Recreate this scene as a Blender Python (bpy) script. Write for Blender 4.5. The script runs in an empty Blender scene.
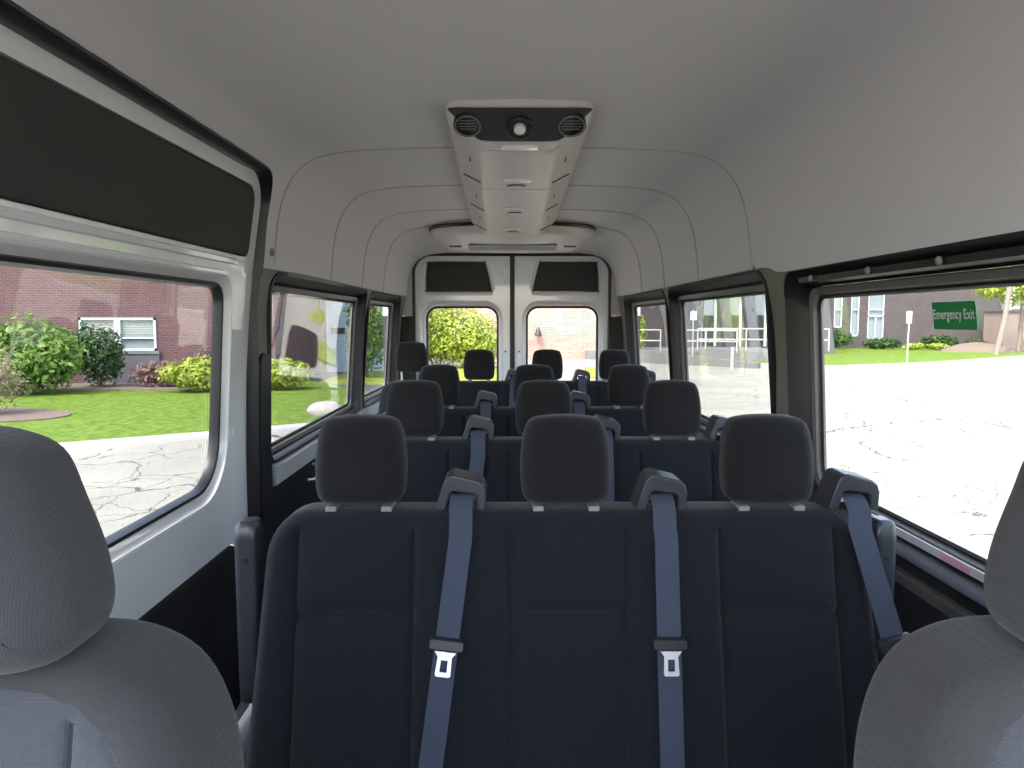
import bpy, bmesh, math, random
import numpy as np
from mathutils import Vector, Matrix
from mathutils.geometry import delaunay_2d_cdt
C = bpy.context.scene.collection
PI = math.pi
random.seed(7)
# The van: X across (0 = centre line), Y towards the rear doors, Z up from the cabin floor.
GROUND = -0.67

# ------------------------------------------------------------------ materials
def new_mat(name):
    m = bpy.data.materials.new(name); m.use_nodes = True
    nt = m.node_tree; b = nt.nodes['Principled BSDF']
    return m, nt, b
def mat(name, col, rough=.5, metal=0., coat=0., bump=None, var=None, spec=None, sheen=0.):
    m, nt, b = new_mat(name)
    b.inputs['Base Color'].default_value = (*col, 1)
    b.inputs['Roughness'].default_value = rough
    b.inputs['Metallic'].default_value = metal
    b.inputs['Coat Weight'].default_value = coat
    b.inputs['Coat Roughness'].default_value = .04
    if sheen: b.inputs['Sheen Weight'].default_value = sheen
    if spec is not None: b.inputs['Specular IOR Level'].default_value = spec
    tc = nt.nodes.new('ShaderNodeTexCoord')
    if var:
        n = nt.nodes.new('ShaderNodeTexNoise'); n.inputs['Scale'].default_value = var[0]; n.inputs['Detail'].default_value = 4
        nt.links.new(tc.outputs['Object'], n.inputs['Vector'])
        mx = nt.nodes.new('ShaderNodeMix'); mx.data_type = 'RGBA'
        mx.inputs[6].default_value = (*[c*(1-var[1]) for c in col], 1)
        mx.inputs[7].default_value = (*[min(1, c*(1+var[1])) for c in col], 1)
        nt.links.new(n.outputs['Fac'], mx.inputs[0]); nt.links.new(mx.outputs[2], b.inputs['Base Color'])
    if bump:
        n = nt.nodes.new('ShaderNodeTexNoise'); n.inputs['Scale'].default_value = bump[0]; n.inputs['Detail'].default_value = 3
        nt.links.new(tc.outputs['Object'], n.inputs['Vector'])
        bp = nt.nodes.new('ShaderNodeBump'); bp.inputs['Strength'].default_value = bump[1]; bp.inputs['Distance'].default_value = bump[2]
        nt.links.new(n.outputs['Fac'], bp.inputs['Height']); nt.links.new(bp.outputs[0], b.inputs['Normal'])
    return m
def fabric(name, col, scale=420, strength=.35, contrast=.25, sheen=.25, period=.0035):
    m, nt, b = new_mat(name)
    b.inputs['Roughness'].default_value = .9
    b.inputs['Specular IOR Level'].default_value = .2
    b.inputs['Sheen Weight'].default_value = sheen; b.inputs['Sheen Roughness'].default_value = .5
    tc = nt.nodes.new('ShaderNodeTexCoord')
    ws = []
    for d in ('X', 'Z'):
        w = nt.nodes.new('ShaderNodeTexWave'); w.bands_direction = d; w.inputs['Scale'].default_value = 2*PI/period/20; w.inputs['Distortion'].default_value = 0
        nt.links.new(tc.outputs['Object'], w.inputs['Vector']); ws.append(w)
    mu = nt.nodes.new('ShaderNodeMath'); mu.operation = 'MULTIPLY'
    nt.links.new(ws[0].outputs['Fac'], mu.inputs[0]); nt.links.new(ws[1].outputs['Fac'], mu.inputs[1])
    n = nt.nodes.new('ShaderNodeTexNoise'); n.inputs['Scale'].default_value = 350; n.inputs['Detail'].default_value = 2
    nt.links.new(tc.outputs['Object'], n.inputs['Vector'])
    ad = nt.nodes.new('ShaderNodeMath'); ad.operation = 'ADD'
    nt.links.new(mu.outputs[0], ad.inputs[0]); nt.links.new(n.outputs['Fac'], ad.inputs[1])
    mx = nt.nodes.new('ShaderNodeMix'); mx.data_type = 'RGBA'
    mx.inputs[6].default_value = (*[c*(1-contrast) for c in col], 1); mx.inputs[7].default_value = (*[c*(1+contrast) for c in col], 1)
    nt.links.new(ad.outputs[0], mx.inputs[0]); nt.links.new(mx.outputs[2], b.inputs['Base Color'])
    bp = nt.nodes.new('ShaderNodeBump'); bp.inputs['Strength'].default_value = strength; bp.inputs['Distance'].default_value = .001
    nt.links.new(ad.outputs[0], bp.inputs['Height']); nt.links.new(bp.outputs[0], b.inputs['Normal'])
    return m
def glass(name, tint, ior=1.45):
    m, nt, b = new_mat(name); nt.nodes.remove(b)
    out = nt.nodes['Material Output']
    t = nt.nodes.new('ShaderNodeBsdfTransparent'); t.inputs[0].default_value = (*tint, 1)
    g = nt.nodes.new('ShaderNodeBsdfGlossy'); g.inputs['Roughness'].default_value = 0; g.inputs[0].default_value = (1, 1, 1, 1)
    ge = nt.nodes.new('ShaderNodeNewGeometry'); dt = nt.nodes.new('ShaderNodeVectorMath'); dt.operation = 'DOT_PRODUCT'
    nt.links.new(ge.outputs['Normal'], dt.inputs[0]); nt.links.new(ge.outputs['Incoming'], dt.inputs[1])
    def math_(op, a, b=None):
        q = nt.nodes.new('ShaderNodeMath'); q.operation = op
        for i_, v_ in enumerate((a, b)):
            if v_ is None: continue
            if isinstance(v_, (int, float)): q.inputs[i_].default_value = v_
            else: nt.links.new(v_, q.inputs[i_])
        return q.outputs[0]
    c_ = math_('POWER', math_('SUBTRACT', 1, math_('ABSOLUTE', dt.outputs['Value'])), 5)
    fres = math_('ADD', math_('MULTIPLY', c_, .85), .024)       # the same from both faces of the pane
    mx = nt.nodes.new('ShaderNodeMixShader')
    nt.links.new(fres, mx.inputs[0]); nt.links.new(t.outputs[0], mx.inputs[1]); nt.links.new(g.outputs[0], mx.inputs[2])
    nt.links.new(mx.outputs[0], out.inputs[0])
    return m
def brick(name, c1, c2, mortar, bw=.22, bh=.075):
    m, nt, b = new_mat(name)
    tc = nt.nodes.new('ShaderNodeTexCoord'); sp = nt.nodes.new('ShaderNodeSeparateXYZ'); cb = nt.nodes.new('ShaderNodeCombineXYZ')
    ad = nt.nodes.new('ShaderNodeMath'); ad.operation = 'ADD'
    nt.links.new(tc.outputs['Object'], sp.inputs[0]); nt.links.new(sp.outputs[0], ad.inputs[0]); nt.links.new(sp.outputs[1], ad.inputs[1])
    nt.links.new(ad.outputs[0], cb.inputs[0]); nt.links.new(sp.outputs[2], cb.inputs[1])
    br = nt.nodes.new('ShaderNodeTexBrick'); br.inputs['Scale'].default_value = 1
    br.inputs['Brick Width'].default_value = bw; br.inputs['Row Height'].default_value = bh
    br.inputs['Mortar Size'].default_value = .009; br.inputs['Mortar Smooth'].default_value = .3
    br.inputs['Color1'].default_value = (*c1, 1); br.inputs['Color2'].default_value = (*c2, 1); br.inputs['Mortar'].default_value = (*mortar, 1)
    nt.links.new(cb.outputs[0], br.inputs['Vector'])
    n = nt.nodes.new('ShaderNodeTexNoise'); n.inputs['Scale'].default_value = 1.3; n.inputs['Detail'].default_value = 5
    nt.links.new(tc.outputs['Object'], n.inputs['Vector'])
    hs = nt.nodes.new('ShaderNodeHueSaturation')
    mr = nt.nodes.new('ShaderNodeMapRange'); mr.inputs[3].default_value = .75; mr.inputs[4].default_value = 1.25
    nt.links.new(n.outputs['Fac'], mr.inputs[0]); nt.links.new(mr.outputs[0], hs.inputs['Value'])
    nt.links.new(br.outputs['Color'], hs.inputs['Color']); nt.links.new(hs.outputs[0], b.inputs['Base Color'])
    b.inputs['Roughness'].default_value = .9
    return m
def leafy(name, c1, c2, scale=2.5):
    m, nt, b = new_mat(name)
    tc = nt.nodes.new('ShaderNodeTexCoord')
    n = nt.nodes.new('ShaderNodeTexNoise'); n.inputs['Scale'].default_value = scale; n.inputs['Detail'].default_value = 6
    nt.links.new(tc.outputs['Object'], n.inputs['Vector'])
    cr = nt.nodes.new('ShaderNodeValToRGB'); cr.color_ramp.elements[0].position = .35; cr.color_ramp.elements[1].position = .65
    cr.color_ramp.elements[0].color = (*c1, 1); cr.color_ramp.elements[1].color = (*c2, 1)
    nt.links.new(n.outputs['Fac'], cr.inputs[0]); nt.links.new(cr.outputs[0], b.inputs['Base Color'])
    b.inputs['Roughness'].default_value = .6
    b.inputs['Specular IOR Level'].default_value = .3
    tr = nt.nodes.new('ShaderNodeBsdfTranslucent'); nt.links.new(cr.outputs[0], tr.inputs[0])
    mx = nt.nodes.new('ShaderNodeMixShader'); mx.inputs[0].default_value = .35
    nt.links.new(b.outputs[0], mx.inputs[1]); nt.links.new(tr.outputs[0], mx.inputs[2])
    nt.links.new(mx.outputs[0], nt.nodes['Material Output'].inputs[0])
    return m
def ground_mat(name, c1, c2, cracks=True):
    m, nt, b = new_mat(name)
    tc = nt.nodes.new('ShaderNodeTexCoord')
    n = nt.nodes.new('ShaderNodeTexNoise'); n.inputs['Scale'].default_value = .6; n.inputs['Detail'].default_value = 8
    n2 = nt.nodes.new('ShaderNodeTexNoise'); n2.inputs['Scale'].default_value = 28; n2.inputs['Detail'].default_value = 4
    for q in (n, n2): nt.links.new(tc.outputs['Object'], q.inputs['Vector'])
    ad = nt.nodes.new('ShaderNodeMath'); ad.operation = 'MULTIPLY_ADD'; ad.inputs[1].default_value = .5
    nt.links.new(n.outputs['Fac'], ad.inputs[0])
    m2 = nt.nodes.new('ShaderNodeMath'); m2.operation = 'MULTIPLY'; m2.inputs[1].default_value = .5
    nt.links.new(n2.outputs['Fac'], m2.inputs[0]); nt.links.new(m2.outputs[0], ad.inputs[2])
    cr = nt.nodes.new('ShaderNodeValToRGB'); cr.color_ramp.elements[0].position = .38; cr.color_ramp.elements[1].position = .62
    cr.color_ramp.elements[0].color = (*c1, 1); cr.color_ramp.elements[1].color = (*c2, 1)
    nt.links.new(ad.outputs[0], cr.inputs[0])
    last = cr.outputs[0]
    if cracks:
        for sc, wd, msk in ((.16, .0020, .47), (.42, .0035, .50), (.9, .006, .58)):
            nd = nt.nodes.new('ShaderNodeTexNoise'); nd.inputs['Scale'].default_value = 1.1; nd.inputs['Detail'].default_value = 6
            nt.links.new(tc.outputs['Object'], nd.inputs['Vector'])
            va = nt.nodes.new('ShaderNodeVectorMath'); va.operation = 'MULTIPLY_ADD'; va.inputs[1].default_value = (1.1, 1.1, 0)
            nt.links.new(nd.outputs['Color'], va.inputs[0]); nt.links.new(tc.outputs['Object'], va.inputs[2])
            v = nt.nodes.new('ShaderNodeTexVoronoi'); v.feature = 'DISTANCE_TO_EDGE'; v.inputs['Scale'].default_value = sc
            nt.links.new(va.outputs[0], v.inputs['Vector'])
            lt = nt.nodes.new('ShaderNodeMath'); lt.operation = 'LESS_THAN'; lt.inputs[1].default_value = wd
            nt.links.new(v.outputs['Distance'], lt.inputs[0])
            nm = nt.nodes.new('ShaderNodeTexNoise'); nm.inputs['Scale'].default_value = .35
            nt.links.new(tc.outputs['Object'], nm.inputs['Vector'])
            gt = nt.nodes.new('ShaderNodeMath'); gt.operation = 'GREATER_THAN'; gt.inputs[1].default_value = msk - .08
            nt.links.new(nm.outputs['Fac'], gt.inputs[0])
            mm = nt.nodes.new('ShaderNodeMath'); mm.operation = 'MULTIPLY'
            nt.links.new(lt.outputs[0], mm.inputs[0]); nt.links.new(gt.outputs[0], mm.inputs[1])
            mx = nt.nodes.new('ShaderNodeMix'); mx.data_type = 'RGBA'; mx.inputs[7].default_value = (.045, .042, .038, 1)
            nt.links.new(mm.outputs[0], mx.inputs[0]); nt.links.new(last, mx.inputs[6]); last = mx.outputs[2]
    nt.links.new(last, b.inputs['Base Color'])
    b.inputs['Roughness'].default_value = .9
    return m

M = dict(
    liner=mat('headliner', (.68, .655, .655), .85, bump=(900, .25, .001), var=(500, .12), spec=.2),
    joint=mat('liner_joint', (.50, .48, .475), .9),
    pillar=mat('pillar_trim', (.20, .19, .16), .6, bump=(600, .2, .0006)),
    dark=mat('dark_trim', (.012, .012, .013), .45),
    darker=mat('black_panel', (.006, .006, .007), .7),
    uppanel=mat('upper_panel', (.045, .043, .04), .8, bump=(700, .3, .0008)),
    rubber=mat('rubber', (.010, .010, .011), .4),
    rail2=mat('window_surround', (.15, .145, .13), .5),
    rail=mat('window_rail', (.085, .082, .075), .5),
    paint=mat('white_paint', (.88, .89, .89), .25, coat=1.),
    floor=mat('floor_rubber', (.03, .03, .032), .8),
    fab=fabric('bench_fabric', (.0066, .0084, .0118), 700, .3, .25, .15),
    fab2=fabric('front_fabric', (.050, .051, .054), 1500, .4, .22, .15, .0021),
    twill=fabric('front_twill', (.072, .077, .088), 1500, .5, .35, .15, .0026),
    fab3=fabric('headrest_fabric', (.0095, .0095, .0104), 900, .35, .25, .12),
    belt=fabric('belt_webbing', (.050, .060, .088), 1400, .3, .12, .1),
    plastic=mat('grey_plastic', (.036, .041, .051), .3, bump=(500, .15, .0005)),
    plastic2=mat('black_plastic', (.018, .019, .022), .4),
    metal=mat('bright_metal', (.72, .72, .72), .42, metal=1.),
    steel=mat('seat_steel', (.09, .09, .095), .5, metal=.6),
    cons=mat('console_plastic', (.66, .61, .57), .38, bump=(700, .12, .0005)),
    consd=mat('console_dark', (.055, .057, .058), .4),
    grey=mat('mid_grey', (.22, .22, .21), .5),
    lens=mat('lens', (.95, .94, .92), .25, coat=.5),
    slot=mat('slot', (.02, .02, .02), .6),
    ledge=mat('ledge_trim', (.60, .61, .62), .45, bump=(300, .2, .0006)),  # pale base holds the sunlight on left ledge and sill strip
    glass=glass('clear_glass', (.98, .985, .975)), glass_tint=glass('tinted_glass', (.82, .83, .84)), glass_mid=glass('lightly_tinted_glass', (.92, .93, .92)),
    brick=brick('mauve_brick', (.066, .028, .026), (.092, .038, .035), (.11, .082, .08)),  # dark brick, base also deepened for the shade on this wall
    brick_far=brick('pink_brick', (.28, .145, .112), (.36, .19, .155), (.42, .33, .28), .30, .10),
    brick_dark=brick('dark_brick', (.050, .040, .040), (.066, .050, .048), (.07, .062, .06)),
    conc=mat('concrete', (.13, .127, .12), .9, var=(6, .15), bump=(30, .3, .01)),
    concrib=mat('grey_fin', (.085, .082, .088), .85, var=(4, .1)),
    siding=mat('pale_siding', (.30, .38, .45), .5),
    frame=mat('window_frame_white', (.40, .43, .42), .5),
    pane=mat('pane', (.20, .23, .22), .1, spec=.8),
    pane_l=mat('pane_light', (.17, .20, .22), .15, spec=.8),
    blind=mat('blind', (.33, .33, .27), .8),
    road=ground_mat('pavement', (.172, .160, .126), (.248, .231, .182)),
    drive=mat('driveway', (.07, .075, .08), .85, var=(3, .2)),
    kerb=mat('kerb_concrete', (.30, .29, .27), .85, var=(8, .12)),
    grass=leafy('lawn_grass', (.085, .16, .012), (.20, .28, .035), 7),
    mulch=mat('mulch', (.13, .095, .07), .95, var=(30, .5), bump=(40, .8, .03)),
    leaf1=leafy('leaf_green', (.05, .12, .012), (.19, .29, .06)),
    leaf2=leafy('leaf_yellow', (.17, .24, .02), (.36, .40, .06)),
    leaf3=leafy('leaf_dusty', (.20, .17, .10), (.38, .34, .17)),
    leaf4=leafy('leaf_dark', (.02, .05, .012), (.06, .12, .03)),
    leaf5=leafy('leaf_plum', (.16, .09, .08), (.34, .24, .18)),
    bark=mat('bark', (.16, .12, .09), .9, var=(12, .3)),
    wood=mat('pole_wood', (.17, .14, .12), .9, var=(8, .2)),
    railm=mat('rail_metal', (.36, .35, .30), .5),
    rock=mat('rock', (.30, .27, .24), .9, bump=(12, .6, .03)),
    green=mat('sign_green', (.015, .27, .085), .5),
    white=mat('sign_white', (.80, .82, .78), .5),
    beige=mat('beige_box', (.22, .165, .14), .8),
    red=mat('sill_pink', (.75, .35, .45), .5),
)

def seat_two_tone():
    """the front seat backrest: plain shoulder cloth round a twill field inside the sewn seam"""
    m = M['fab2'].copy(); m.name = 'front_seat_cloth'; nt = m.node_tree; b = nt.nodes['Principled BSDF']
    def mt(op, a, b_=None):
        q = nt.nodes.new('ShaderNodeMath'); q.operation = op
        for i_, v_ in enumerate((a, b_)):
            if v_ is None: continue
            if isinstance(v_, (int, float)): q.inputs[i_].default_value = v_
            else: nt.links.new(v_, q.inputs[i_])
        return q.outputs[0]
    tc = nt.nodes.new('ShaderNodeTexCoord'); sp = nt.nodes.new('ShaderNodeSeparateXYZ'); nt.links.new(tc.outputs['Object'], sp.inputs[0])
    qx = mt('POWER', mt('DIVIDE', mt('ABSOLUTE', sp.outputs[0]), .214), 4)
    qz = mt('POWER', mt('DIVIDE', mt('MAXIMUM', mt('SUBTRACT', sp.outputs[2], .82), 0), .214), 4)
    ins = mt('LESS_THAN', mt('ADD', qx, qz), 1.0)
    src = b.inputs['Base Color'].links[0].from_socket
    mx = nt.nodes.new('ShaderNodeMix'); mx.data_type = 'RGBA'; mx.blend_type = 'MULTIPLY'
    mx.inputs[0].default_value = 1; nt.links.new(src, mx.inputs[6])
    m2 = nt.nodes.new('ShaderNodeMix'); m2.data_type = 'RGBA'; m2.inputs[6].default_value = (.85, .84, .82, 1); m2.inputs[7].default_value = (1.14, 1.19, 1.30, 1)
    nt.links.new(ins, m2.inputs[0]); nt.links.new(m2.outputs[2], mx.inputs[7]); nt.links.new(mx.outputs[2], b.inputs['Base Color'])
    return m
M['fab_seat'] = seat_two_tone()

# ------------------------------------------------------------------ helpers
def tag(o, label=None, cat=None, group=None, kind=None):
    if label: o['label'] = label
    if cat: o['category'] = cat
    if group: o['group'] = group
    if kind: o['kind'] = kind
    return o
def empty(name, loc=(0, 0, 0)):
    o = bpy.data.objects.new(name, None); C.objects.link(o); o.location = loc; o.empty_display_size = .1
    return o
def mesh_obj(name, verts, faces, m, parent=None, smooth=True, flat_angle=None):
    me = bpy.data.meshes.new(name); me.from_pydata([tuple(v) for v in verts], [], faces)
    bm = bmesh.new(); bm.from_mesh(me); bmesh.ops.recalc_face_normals(bm, faces=bm.faces); bm.to_mesh(me); bm.free()
    if smooth:
        me.polygons.foreach_set('use_smooth', [True]*len(me.polygons))
        me.set_sharp_from_angle(angle=flat_angle or math.radians(40))
    me.materials.append(m)
    o = bpy.data.objects.new(name, me); C.objects.link(o)
    if parent: o.parent = parent
    return o
class MB:
    def __init__(s): s.v = []; s.f = []
    def add(s, v, f):
        k = len(s.v); s.v += [Vector(p) for p in v]; s.f += [tuple(i+k for i in q) for q in f]
    def box(s, a, b):
        x0, y0, z0 = a; x1, y1, z1 = b
        s.add([(x0, y0, z0), (x1, y0, z0), (x1, y1, z0), (x0, y1, z0), (x0, y0, z1), (x1, y0, z1), (x1, y1, z1), (x0, y1, z1)],
              [(0, 3, 2, 1), (4, 5, 6, 7), (0, 1, 5, 4), (1, 2, 6, 5), (2, 3, 7, 6), (3, 0, 4, 7)])
    def loft(s, loops, cap0=True, cap1=True, closed=True):
        n = len(loops[0]); v = [p for l in loops for p in l]; f = []
        for i in range(len(loops)-1):
            for j in range(n if closed else n-1):
                k = (j+1) % n
                f.append((i*n+j, i*n+k, (i+1)*n+k, (i+1)*n+j))
        if cap0: f.append(tuple(range(n-1, -1, -1)))
        if cap1: f.append(tuple((len(loops)-1)*n + j for j in range(n)))
        s.add(v, f)
    def tube(s, pts, r, n=8, r2=None, caps=True):
        pts = [Vector(p) for p in pts]; loops = []; up = Vector((0, 0, 1))
        for i, p in enumerate(pts):
            t = (pts[min(i+1, len(pts)-1)] - pts[max(i-1, 0)]).normalized()
            a = up if abs(t.dot(up)) < .95 else Vector((1, 0, 0))
            e = t.cross(a).normalized(); g = t.cross(e).normalized()
            q = i/(len(pts)-1); rr = r if r2 is None else r + (r2-r)*q
            loops.append([p + e*rr*math.cos(2*PI*k/n) + g*rr*math.sin(2*PI*k/n) for k in range(n)])
        s.loft(loops, caps, caps)
    def build(s, name, m, parent=None, smooth=True, bevel=0, ang=None):
        o = mesh_obj(name, s.v, s.f, m, parent, smooth, ang)
        if bevel:
            b = o.modifiers.new('edge', 'BEVEL'); b.width = bevel; b.segments = 3; b.limit_method = 'ANGLE'; b.angle_limit = math.radians(35)
            o.data.polygons.foreach_set('use_smooth', [True]*len(o.data.polygons)); b.harden_normals = False
        return o
def rrect(u0, u1, v0, v1, r, n=8):
    """rounded rectangle; r = radius or (bl, br, tr, tl)"""
    if not isinstance(r, tuple): r = (r,)*4
    out = []
    for (cx, cy, a0, rr) in ((u0+r[0], v0+r[0], PI, r[0]), (u1-r[1], v0+r[1], 1.5*PI, r[1]), (u1-r[2], v1-r[2], 0, r[2]), (u0+r[3], v1-r[3], .5*PI, r[3])):
        for k in range(n+1):
            a = a0 + k/n*PI/2; out.append((cx+rr*math.cos(a), cy+rr*math.sin(a)))
    return out
def smooth_loop(pts, sub=6):
    n = len(pts); out = []
    for i in range(n):
        p0, p1, p2, p3 = [np.array(pts[(i+k) % n], float) for k in (-1, 0, 1, 2)]
        for k in range(sub):
            t = k/sub
            q = .5*((2*p1) + (-p0+p2)*t + (2*p0-5*p1+4*p2-p3)*t*t + (-p0+3*p1-3*p2+p3)*t**3)
            out.append(tuple(q))
    return out
def spline(pts, sub=8):
    P = [np.array(p, float) for p in pts]; P = [2*P[0]-P[1]] + P + [2*P[-1]-P[-2]]; out = []
    for i in range(1, len(P)-2):
        p0, p1, p2, p3 = P[i-1:i+3]
        for k in range(sub):
            t = k/sub
            out.append(tuple(.5*((2*p1) + (-p0+p2)*t + (2*p0-5*p1+4*p2-p3)*t*t + (-p0+3*p1-3*p2+p3)*t**3)))
    out.append(tuple(P[-2])); return out
def inside(poly, p):
    x, y = p; c = False; n = len(poly); j = n-1
    for i in range(n):
        xi, yi = poly[i]; xj, yj = poly[j]
        if (yi > y) != (yj > y) and x < (xj-xi)*(y-yi)/(yj-yi)+xi: c = not c
        j = i
    return c
def resample(loop, step):
    out = []; n = len(loop)
    for i in range(n):
        a, b = loop[i], loop[(i+1) % n]; L = math.dist(a, b); k = max(1, int(math.ceil(L/step)))
        for q in range(k): out.append((a[0]+(b[0]-a[0])*q/k, a[1]+(b[1]-a[1])*q/k))
    return out
def lines(a, b, step, extra=()):
    n = max(1, int(round((b-a)/step))); L = [a+(b-a)*i/n for i in range(n+1)] + list(extra)
    L.sort(); out = [L[0]]
    for x in L[1:]:
        if x - out[-1] > 1e-4: out.append(x)
    return out
def patch(name, outline, holes, gu, gv, mapf, thick, m, parent=None, step=.08, ang=None):
    """a thick panel: outline with holes in (u, v); mapf(u, v, w) gives the place; w runs 0..thick"""
    loops = [resample(outline, step)] + [resample(h, step) for h in holes]
    vs, es = [], []
    for lp in loops:
        k = len(vs); vs += [Vector(p) for p in lp]; es += [(k+i, k+(i+1) % len(lp)) for i in range(len(lp))]
    def ok(p): return inside(loops[0], p) and not any(inside(h, p) for h in loops[1:])
    for u in gu:
        for v in gv:
            if ok((u, v)): vs.append(Vector((u, v)))
    ov, oe, of, *_ = delaunay_2d_cdt(vs, es, [], 0, 1e-5)
    tris = []
    for f in of:
        c = (sum(ov[i].x for i in f)/len(f), sum(ov[i].y for i in f)/len(f))
        if ok(c): tris.append(tuple(f))
    n = len(ov); V = [mapf(p.x, p.y, 0) for p in ov] + [mapf(p.x, p.y, thick) for p in ov]
    F = list(tris) + [tuple(i+n for i in reversed(t)) for t in tris]
    ec = {}
    for t in tris:
        for i in range(len(t)):
            a, b = t[i], t[(i+1) % len(t)]; ec[(a, b)] = ec.get((a, b), 0)+1
    for (a, b) in ec:
        if (b, a) not in ec: F.append((b, a, a+n, b+n))
    return mesh_obj(name, V, F, m, parent, True, ang)
def offset_loop(loop, d):
    """inward offset of a CCW loop"""
    n = len(loop); out = []
    for i in range(n):
        a = np.array(loop[i-1]); b = np.array(loop[(i+1) % n]); t = b-a; L = np.linalg.norm(t)
        if L < 1e-9: out.append(loop[i]); continue
        t /= L; out.append((loop[i][0]-t[1]*d, loop[i][1]+t[0]*d))
    return out
def pillow(name, outline, mapf, thick, r, m, parent=None, disp=None, gu=(), gv=(), nr=6, dome=0):
    """an upholstered pad: outline (CCW) in (u, v); mapf(u, v, w), w=0 front, w=thick back"""
    disp = disp or (lambda u, v: 0)
    rings = []
    for k in range(nr+1):
        a = k/nr*PI/2
        rings.append((r*(1-math.sin(a)) , r*(1-math.cos(a))))   # (inset, depth): from front inner ring to outer edge
    loops = [offset_loop(outline, ins) for ins, _ in rings]; n = len(outline)
    V, F = [], []
    inner = loops[0]
    # front face
    vs = [Vector(p) for p in inner]; es = [(i, (i+1) % n) for i in range(n)]
    lim = offset_loop(inner, .004)
    for u in gu:
        for v in gv:
            if inside(lim, (u, v)): vs.append(Vector((u, v)))
    ov, oe, of, *_ = delaunay_2d_cdt(vs, es, [], 0, 1e-6)
    tris = [tuple(f) for f in of if inside(inner, (sum(ov[i].x for i in f)/3, sum(ov[i].y for i in f)/3))]
    base = len(ov)
    V += [mapf(p.x, p.y, disp(p.x, p.y)) for p in ov]; F += tris
    back_inner = None
    prev = list(range(n)); prev_pts = inner
    seq = [(loops[k], rings[k][1]) for k in range(1, nr+1)] + [(loops[k], thick-rings[k][1]) for k in range(nr, -1, -1)]
    for idx, (lp, dep) in enumerate(seq):
        cur = []
        for j, p in enumerate(lp):
            fade = max(0, 1-dep/r) if dep < r else 0
            V.append(mapf(p[0], p[1], dep + disp(p[0], p[1])*fade)); cur.append(len(V)-1)
        for j in range(n):
            k = (j+1) % n
            F.append((prev[k], prev[j], cur[j], cur[k]))
        prev = cur
    F.append(tuple(reversed(prev)))
    # front tris: align ids (inner loop ids 0..n-1 assumed kept)
    return mesh_obj(name, V, F, m, parent, True, math.radians(60))
def copy_tree(o, parent=None):
    c = o.copy(); C.objects.link(c); c.parent = parent
    for ch in list(o.children): copy_tree(ch, c)
    return c

# ------------------------------------------------------------------ van body surfaces
_zz = np.linspace(0, 1.7, 171)
_hw = np.interp(_zz, [0, .9, 1.2, 1.35, 1.505, 1.7], [.862, .862, .852, .836, .80, .775])
_k = np.ones(9)/9; _hw = np.convolve(np.pad(_hw, 4, 'edge'), _k, 'valid')
def sstep(x): x = max(0, min(1, x)); return x*x*(3-2*x)
def rear_k(y): return sstep((y-4.75)/.5)
def hw(z, y=2): return float(np.interp(z, _zz, _hw)) * (1-.05*rear_k(y))
def side(s):
    def f(y, z, w):
        if s < 0: w = w + .034*sstep((2.72-y)/.35)*sstep((z-1.15)/.35)
        return Vector((s*(hw(z, y)+w), y, z))
    return f
prof = spline([(.798, 1.474), (.793, 1.505), (.785, 1.58), (.775, 1.66), (.755, 1.74), (.715, 1.815), (.655, 1.862), (.56, 1.886), (.4, 1.898), (0, 1.908)], 10)
prof = [np.array(p) for p in prof][::-1]      # from centre to the side
_s = np.concatenate([[0], np.cumsum([np.linalg.norm(prof[i+1]-prof[i]) for i in range(len(prof)-1)])])
_px = np.array([p[0] for p in prof]); _pz = np.array([p[1] for p in prof])
SL = float(_s[-1])
SEAMS = [2.46, 3.13, 3.80, 4.44]
def liner(y, s, w):
    sg = 1 if s >= 0 else -1; a = min(abs(s), SL)
    x = float(np.interp(a, _s, _px)); z = float(np.interp(a, _s, _pz))
    x2 = float(np.interp(a+.01, _s, _px)); z2 = float(np.interp(a+.01, _s, _pz))
    if a > SL-.011: x2, z2 = x, z; x1 = float(np.interp(a-.01, _s, _px)); z1 = float(np.interp(a-.01, _s, _pz)); tx, tz = x-x1, z-z1
    else: tx, tz = x2-x, z2-z
    L = math.hypot(tx, tz) or 1; nx, nz = -tz/L, tx/L      # outward
    g = 0
    for q in SEAMS:
        g += .016*max(0, 1-abs(y-q)/.006)
    # each panel behind a seam is very slightly deeper
    off = w + g
    fr = sstep((-.1-y)/.4)                                  # falls towards the windscreen header
    k = rear_k(y)
    if sg < 0: x += .034*sstep((2.72-y)/.35)*min(1, a/.6)
    X = (x + nx*off)*(1-.05*k); Z = z + nz*off; Z -= (Z-1.5)*.22*k if Z > 1.5 else 0
    Z -= .06*fr
    return Vector((sg*X, y, Z))
def s_at_z(z): return float(np.interp(-z, -_pz, _s))

# ------------------------------------------------------------------ the shell
mb = MB(); mb.box((-.95, -.6, -.06), (.95, 5.3, 0)); fl = mb.build('floor', M['floor']); tag(fl, kind='structure')
mb = MB(); mb.box((-.97, -.6, -.30), (.97, 5.42, -.061)); o = mb.build('floor', M['steel']); tag(o, kind='structure')

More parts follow.
